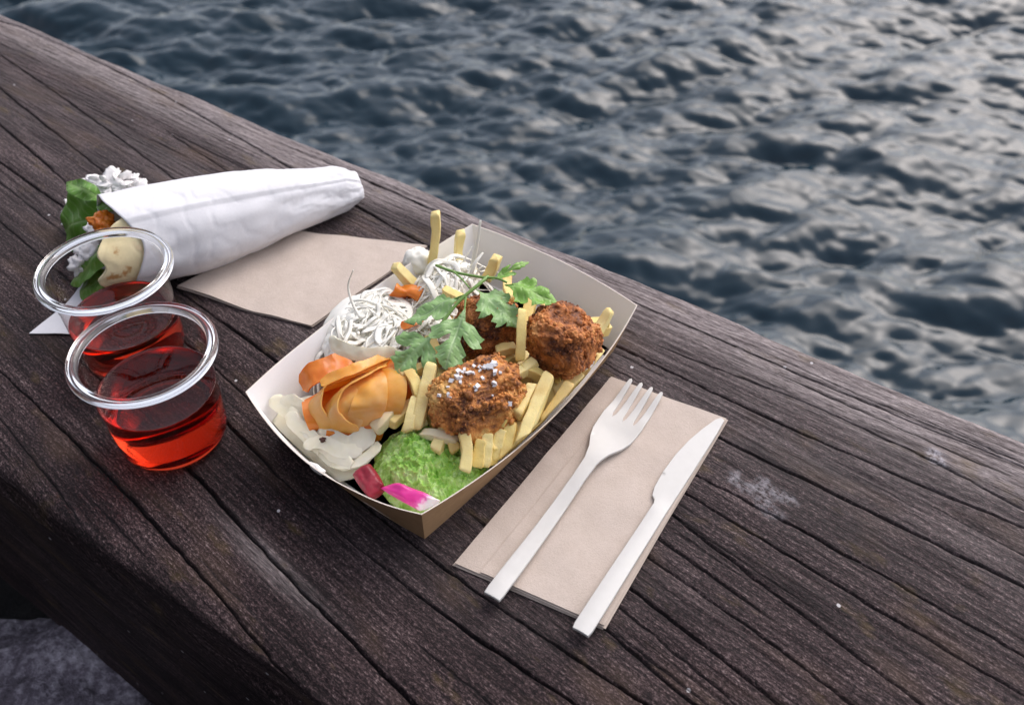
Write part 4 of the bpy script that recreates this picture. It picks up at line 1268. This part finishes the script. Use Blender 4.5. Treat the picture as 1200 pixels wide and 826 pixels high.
# ================================================================== nuggets and salt
NUG = []
def build_nugget(label, c, ax, rot, mat, seed):
    V, F = ico(6)
    c = np.array(c); out = []; pit = []
    cr, sr = math.cos(rot), math.sin(rot)
    for v in V:
        q = np.sign(v) * np.abs(v) ** .74
        q = q / np.linalg.norm(q) * (np.linalg.norm(q) * .55 + .45)
        big = fnoise(v, 1.2, seed, 2) * .20
        med = fnoise(v, 3.2, seed + 2, 3) * .085
        cell = mnoise.voronoi((Vector(v) * 6.0 + Vector((fnoise(v, 3, 1), fnoise(v, 3, 2), fnoise(v, 3, 3))) * .5 + Vector((seed, seed, seed))))[0]
        c2 = mnoise.voronoi(Vector(v * 13 + seed))[0][0]; c3 = mnoise.voronoi(Vector(v * 26 + seed))[0][0]
        crumb = max(-.3, .5 - 2.2 * cell[0] ** 2) * .045 + max(-.3, .5 - 2.4 * c2 ** 2) * .040 + max(-.3, .5 - 2.4 * c3 ** 2) * .022
        fine = fnoise(v, 34, seed + 5, 2) * .010
        k = 1 + big + med + crumb + fine
        p = np.array((q[0] * ax[0], q[1] * ax[1], q[2] * ax[2])) * k
        out.append(c + (p[0] * cr - p[1] * sr, p[0] * sr + p[1] * cr, p[2]))
        pit.append(min(1, max(0, .30 - (med * 4 + crumb * 7))))
    out = np.array(out)
    rn = random.Random(int(seed)); parts = [(out, F)]
    C0, CF = ico(1)                    # loose breadcrumbs stuck all over the crust
    for _ in range(900):
        i = rn.randrange(len(out)); s_ = rn.uniform(.0004, .0013) * (1.7 if rn.random() < .14 else 1)
        sc = np.array([rn.uniform(.6, 1.4) for _ in range(3)])
        parts.append((out[i] + C0 * s_ * sc * (1 + .3 * np.array([rn.uniform(-1, 1) for _ in C0])[:, None]), CF))
        pit += [max(0, min(1, rn.gauss(.05, .3)))] * len(C0)
    V, F = join(*parts)
    o = obj('fried_nugget', V, F, mat)
    attr_set(o, 'pit', pit)
    tag(o, label, 'nugget', 'fried nuggets in the food tray')
    NUG.append(np.array(out))
for i, (lab, c, ax, rot) in enumerate(NUGGETS):
    build_nugget(lab, c, ax, rot, M['nugget_gold'] if i == 0 else M['nugget_dark'], 3.0 + i * 11)
def build_salt():
    rnd = random.Random(8)
    N = NUG[0]; top = N[N[:, 2] > .048]
    spots = [(-.0340, .3105, 4, .0035), (-.0290, .3190, 3, .003), (-.0265, .3255, 3, .0035), (-.0190, .3255, 7, .0055), (-.0110, .3265, 6, .005), (-.0240, .3180, 3, .003), (-.0190, .3130, 3, .0025), (-.0080, .3140, 3, .003), (.000, .3110, 1, .002), (-.0070, .3235, 2, .003)]
    for x, y, n, sp in spots:
        for _ in range(n):
            px, py = x + rnd.gauss(0, sp * .6), y + rnd.gauss(0, sp * .5)
            d2 = (top[:, 0] - px) ** 2 + (top[:, 1] - py) ** 2
            near = top[d2 < max(d2.min() * 1.5, 2e-6)]
            p = near[near[:, 2].argmax()]
            s_ = rnd.uniform(.0007, .0017)
            V = np.array([(x, y, z) for x in (-1, 1) for y in (-1, 1) for z in (-1, 1)], float)
            V *= np.array([rnd.uniform(.5, 1.25), rnd.uniform(.5, 1.25), rnd.uniform(.3, .7)]) * s_
            V *= 1 + .35 * np.array([[rnd.uniform(-1, 1) for _ in range(3)] for _ in V])
            an, tl = rnd.uniform(0, 6.28), rnd.uniform(-.6, .6)
            V = V @ np.array([[math.cos(an), math.sin(an), 0], [-math.sin(an), math.cos(an), 0], [0, 0, 1]]) @ np.array([[1, 0, 0], [0, math.cos(tl), math.sin(tl)], [0, -math.sin(tl), math.cos(tl)]])
            F = [(0, 1, 3, 2), (4, 6, 7, 5), (0, 4, 5, 1), (2, 3, 7, 6), (0, 2, 6, 4), (1, 5, 7, 3)]
            o = obj('salt_flake', V + p + [0, 0, s_ * .45], F, M['salt'], smooth=False)
            tag(o, 'white salt flake scattered on the salted golden nugget', 'salt flake', 'salt flakes on the front nugget')
build_salt()

# ================================================================== green mash, radish, beet, carrot, daikon, cabbage
def build_mash():
    c = np.array(MASH); n = 190
    V = []; 
    g = np.linspace(-1, 1, n)
    for i in range(n):
        for j in range(n):
            x, y = g[i], g[j]
            k = 1.0 / max(1e-9, max(abs(x), abs(y)) / max(1e-9, math.hypot(x, y))) if (x or y) else 1
            x, y = x / k, y / k
            r = math.hypot(x, y)
            P = Vector((x * .030, y * .024, 0))
            H = (1 - r ** 2.2) * .0215 + .0016 * fnoise((x, y, 0), 1.8, 2, 2) * 4 * (1 - r ** 4)
            w = Vector((x * 6, y * 5, 1.7))
            l1 = .5 - mnoise.voronoi(P * 300 + Vector((fnoise(w, 1, 3), fnoise(w, 1, 4), 0)) * .8)[0][0]
            l2 = .45 - mnoise.voronoi(P * 640)[0][0]
            H += (.0048 * l1 + .0024 * l2 + .0012 * fnoise((P.x, P.y, 0), 500, 6, 3)) * (1 - r ** 6)
            jx, jy = .0010 * fnoise((P.x, P.y, 1), 420, 8, 2), .0010 * fnoise((P.x, P.y, 2), 420, 9, 2)
            V.append(c + TU * (y * .0278 + jx) + TV * (x * .0335 + jy) + UP * (H - .002))
    V = np.array(V)
    idx = np.arange(n * n).reshape(n, n)
    F = np.stack([idx[:-1, :-1], idx[:-1, 1:], idx[1:, 1:], idx[1:, :-1]], -1).reshape(-1, 4)
    # closed underneath by a shallow bowl shaped bottom
    rim = list(idx[0, :-1]) + list(idx[:-1, -1]) + list(idx[-1, :0:-1]) + list(idx[:0:-1, 0])
    nb = len(V)
    low = V[rim] * [1, 1, 0] + UP * .003
    ctr = c * [1, 1, 0]
    low = ctr + (low - ctr) * [.92, .92, 1]
    V = np.vstack([V, low]); m = len(rim)
    F = [tuple(q) for q in F] + [(rim[i], rim[(i + 1) % m], nb + (i + 1) % m, nb + i) for i in range(m)] + [tuple(nb + i for i in range(m))]
    o = obj('green_mash', keep_inside(V, .002), F, M['mash'])
    bm = bmesh.new(); bm.from_mesh(o.data); bmesh.ops.recalc_face_normals(bm, faces=bm.faces); bm.to_mesh(o.data); bm.free()
    tag(o, 'mound of bright green mashed peas in the front corner of the tray', 'mash')
build_mash()
def chunk(name, corners, depth, mat, seed, label, cat):
    """a cut piece of vegetable with its upper face through four points"""
    C = np.array(corners); n = 22
    nor = unit(np.cross(C[1] - C[0], C[3] - C[0])); nor = nor if nor[2] > 0 else -nor
    V = []; rv = []
    for lev in (0, 1):
        for i in range(n):
            for j in range(n):
                a, b = i / (n - 1), j / (n - 1)
                e = 1 - max(abs(2 * a - 1), abs(2 * b - 1)) ** 5 * .95
                p = (C[0] * (1 - a) + C[1] * a) * (1 - b) + (C[3] * (1 - a) + C[2] * a) * b
                ctr = C.mean(0)
                ca, cb = 2 * a - 1, 2 * b - 1
                round_ = 1 - .10 * (ca * ca * cb * cb)
                p = ctr + (p - ctr) * round_
                d = (.0020 * fnoise(p, 110, seed, 3) - .0034 * (1 - e)) if lev == 0 else -depth * (.75 + .25 * e)
                V.append(p + nor * d + (ctr - p) * (.12 if lev else 0))
                rv.append(b if lev == 0 else 1)
    idx = np.arange(n * n).reshape(n, n); m = n * n; F = []
    for q in np.stack([idx[:-1, :-1], idx[1:, :-1], idx[1:, 1:], idx[:-1, 1:]], -1).reshape(-1, 4):
        F.append(tuple(q)); F.append(tuple(i + m for i in reversed(q)))
    rim = list(idx[0, :-1]) + list(idx[:-1, -1]) + list(idx[-1, :0:-1]) + list(idx[:0:-1, 0]); k = len(rim)
    F += [(rim[i], rim[(i + 1) % k], rim[(i + 1) % k] + m, rim[i] + m) for i in range(k)]
    o = obj(name, keep_inside(V), F, mat)
    bm = bmesh.new(); bm.from_mesh(o.data); bmesh.ops.recalc_face_normals(bm, faces=bm.faces); bm.to_mesh(o.data); bm.free()
    tag(o, label, cat)
    return o, np.array(V), rv
o, V, rv = chunk('radish_slice', RADISH, .009, M['radish'], 4, 'magenta pink radish wedge with a white rind in the front corner', 'radish')
Cn = np.array(RADISH)
e1 = Cn[2] - Cn[3]
attr_set(o, 'rind', [min(1, max(0, (b - .55) * 1.5 + max(0, ((v - Cn[0]) @ unit(Cn[2] - Cn[0])) / np.linalg.norm(Cn[2] - Cn[0]) - .62) * 2.2)) for v, b in zip(V, rv)])
chunk('beet_piece', BEET, .012, M['beet'], 9, 'dark red beet cube beside the green mash and pink radish', 'beet')
def to_cam_right():
    return np.array((1.0, 0.0, 0.0))
CARROT_W = [(.35, -.9, -.2), (1.0, .15, .15), (.55, -.25, .80)]      # lying, hanging, standing on edge
for i, (lab, ps, half, along, tone) in enumerate(CARROTS):
    wd = np.array((CARROT_W[1], CARROT_W[0], CARROT_W[2])[along])
    V, F = ribbon(ps, half, .0008, wd, 34, True, 11, .10)
    V = np.array([v + UP * .0008 * fnoise(v, 190, i, 2) for v in V])
    o = obj('carrot_ribbon', keep_inside(V), F, CARROT_M[tone], sharp=60)
    tag(o, lab, 'carrot', 'carrot ribbons in the food tray')
for i, (lab, ps, half, along, tone) in enumerate(SLICES):
    V, F = ribbon(ps, half, .0009, np.array((.25, .75, (.5, .9, .1)[i % 3])), 34, True, 9, .15)
    V = np.array([v + UP * .0012 * fnoise(v, 140, i + 30, 2) for v in V])
    o = obj('daikon_slice', keep_inside(V), F, M['slice'], sharp=60)
    tag(o, lab, 'daikon', 'pale daikon slices in the food tray')
for i, (lab, ps) in enumerate(STRANDS):
    p = spline(ps, 20)
    V, F = sweep(p, [(x * (1.5 if i in (1, 4) else .8), y * .5) for x, y in circle(.0011, 8)], [1 - .6 * (k / 19) ** 2 for k in range(20)])
    o = obj('cabbage_strand', V, F, M['cabbage'])
    tag(o, lab, 'cabbage', 'single cabbage strands')
def build_cabbage():
    rnd = random.Random(17); parts = []
    V0, F0 = ico(4)
    for hi, (c, a, b, d) in enumerate(HEAPS):
        c = np.array(c)
        core = np.array([c + TU * v[0] * a + TV * v[1] * b + UP * (v[2] * d * .80 - d * .42) + (TU * v[0] + TV * v[1] + UP * v[2]) * .0014 * fnoise(v, 3.2, hi, 3) for v in V0])
        core[:, 2] = np.maximum(core[:, 2], .004)
        parts.append((core, F0))
        n = int(62 * (a * b) / (.022 * .016))
        for _ in range(n):
            # each strand is a long limp curve draped over the dome of the heap
            th = rnd.uniform(0, 6.28); r = rnd.random() ** .5
            u, v = r * math.cos(th) * a, r * math.sin(th) * b
            hd = rnd.uniform(0, 6.28); kap = rnd.choice((-1, 1)) * rnd.uniform(5, 75); ln = rnd.uniform(.018, .050)
            lift = rnd.uniform(-.0008, .0008) if rnd.random() < .65 else rnd.uniform(.001, .0035); q = []; m_ = 13
            for k in range(m_):
                e_ = (u / a) ** 2 + (v / b) ** 2
                zz = d * .80 * math.sqrt(max(0, 1 - e_)) if e_ < 1 else -(math.sqrt(e_) - 1) * d * .9
                q.append(np.maximum(c + TU * u + TV * v + UP * (zz - d * .42 + .0010 + lift + .0008 * math.sin(k * 1.1 + th)), [-9, -9, .004]))
                u += math.cos(hd) * ln / m_; v += math.sin(hd) * ln / m_; hd += kap * ln / m_ + rnd.uniform(-.06, .06)
            w = rnd.uniform(.0007, .0024) if rnd.random() < .7 else .0005
            qc = keep_inside(np.array(q), .002)
            if np.abs(qc - np.array(q)).max() > .003:
                continue
            q = list(qc)
            parts.append(sweep(spline(q, 22), [(x * w, y * .00035) for x, y in circle(1, 6)], [.4, .7] + [1] * 18 + [.7, .3]))
    V, F = join(*parts)
    o = obj('shredded_cabbage', V, F, M['cabbage'])
    tag(o, 'heap of finely shredded white cabbage along the back left of the tray', 'cabbage', None, 'stuff')
build_cabbage()

# ================================================================== parsley
def build_parsley():
    t = empty('parsley_sprig', (-.0188, .3821, .062), 'green flat leaf parsley sprig laid over the nuggets and cabbage', 'parsley')
    parts = []
    for pl, r in ((STEM_MAIN, .00105), (STEM_TOP, .00085), (STEM_SIDE, .0006), (STEM_C, .0006), (STEM_D, .0006)):
        p = spline(pl, 18)
        parts.append(sweep(p, circle(r, 8), [1 - .25 * k / 17 for k in range(18)]))
    V, F = join(*parts)
    obj('stem', V, F, M['stem'], t)
    for i, (b, tp, ratio, nor, kind) in enumerate(LEAVES):
        leaf_mesh(b, np.array(tp) + (np.array(tp) - np.array(b)) * .03, ratio * 1.12, nor, kind, M['parsley_bright'] if i in (0, 5) else M['parsley'], 'leaf', t, .0011, .16, 1.0, 40 + i)
build_parsley()

# ================================================================== last small things
V, F = ico(4)
o = obj('sauce_drip', [np.array(DRIP) + np.array((v[0] * .0042 - v[2] * .0006, v[1] * .0022 + v[0] * -.0022, v[2] * .0032)) * (1 + .25 * fnoise(v, 1.3, 5, 2)) for v in V], F, M['sauce'])
tag(o, 'small white sauce drip on the outside of the front left tray wall', 'sauce')
o = obj('pepper_bit', [np.array(PEPPER) + np.array((v[0] * .0016, v[1] * .0014, v[2] * .0011)) * (1 + .5 * fnoise(v, 1.5, 2, 2)) for v in V], F, M['pepper'])
tag(o, 'tiny dark spice speck on the pale daikon near the left wall', 'spice')
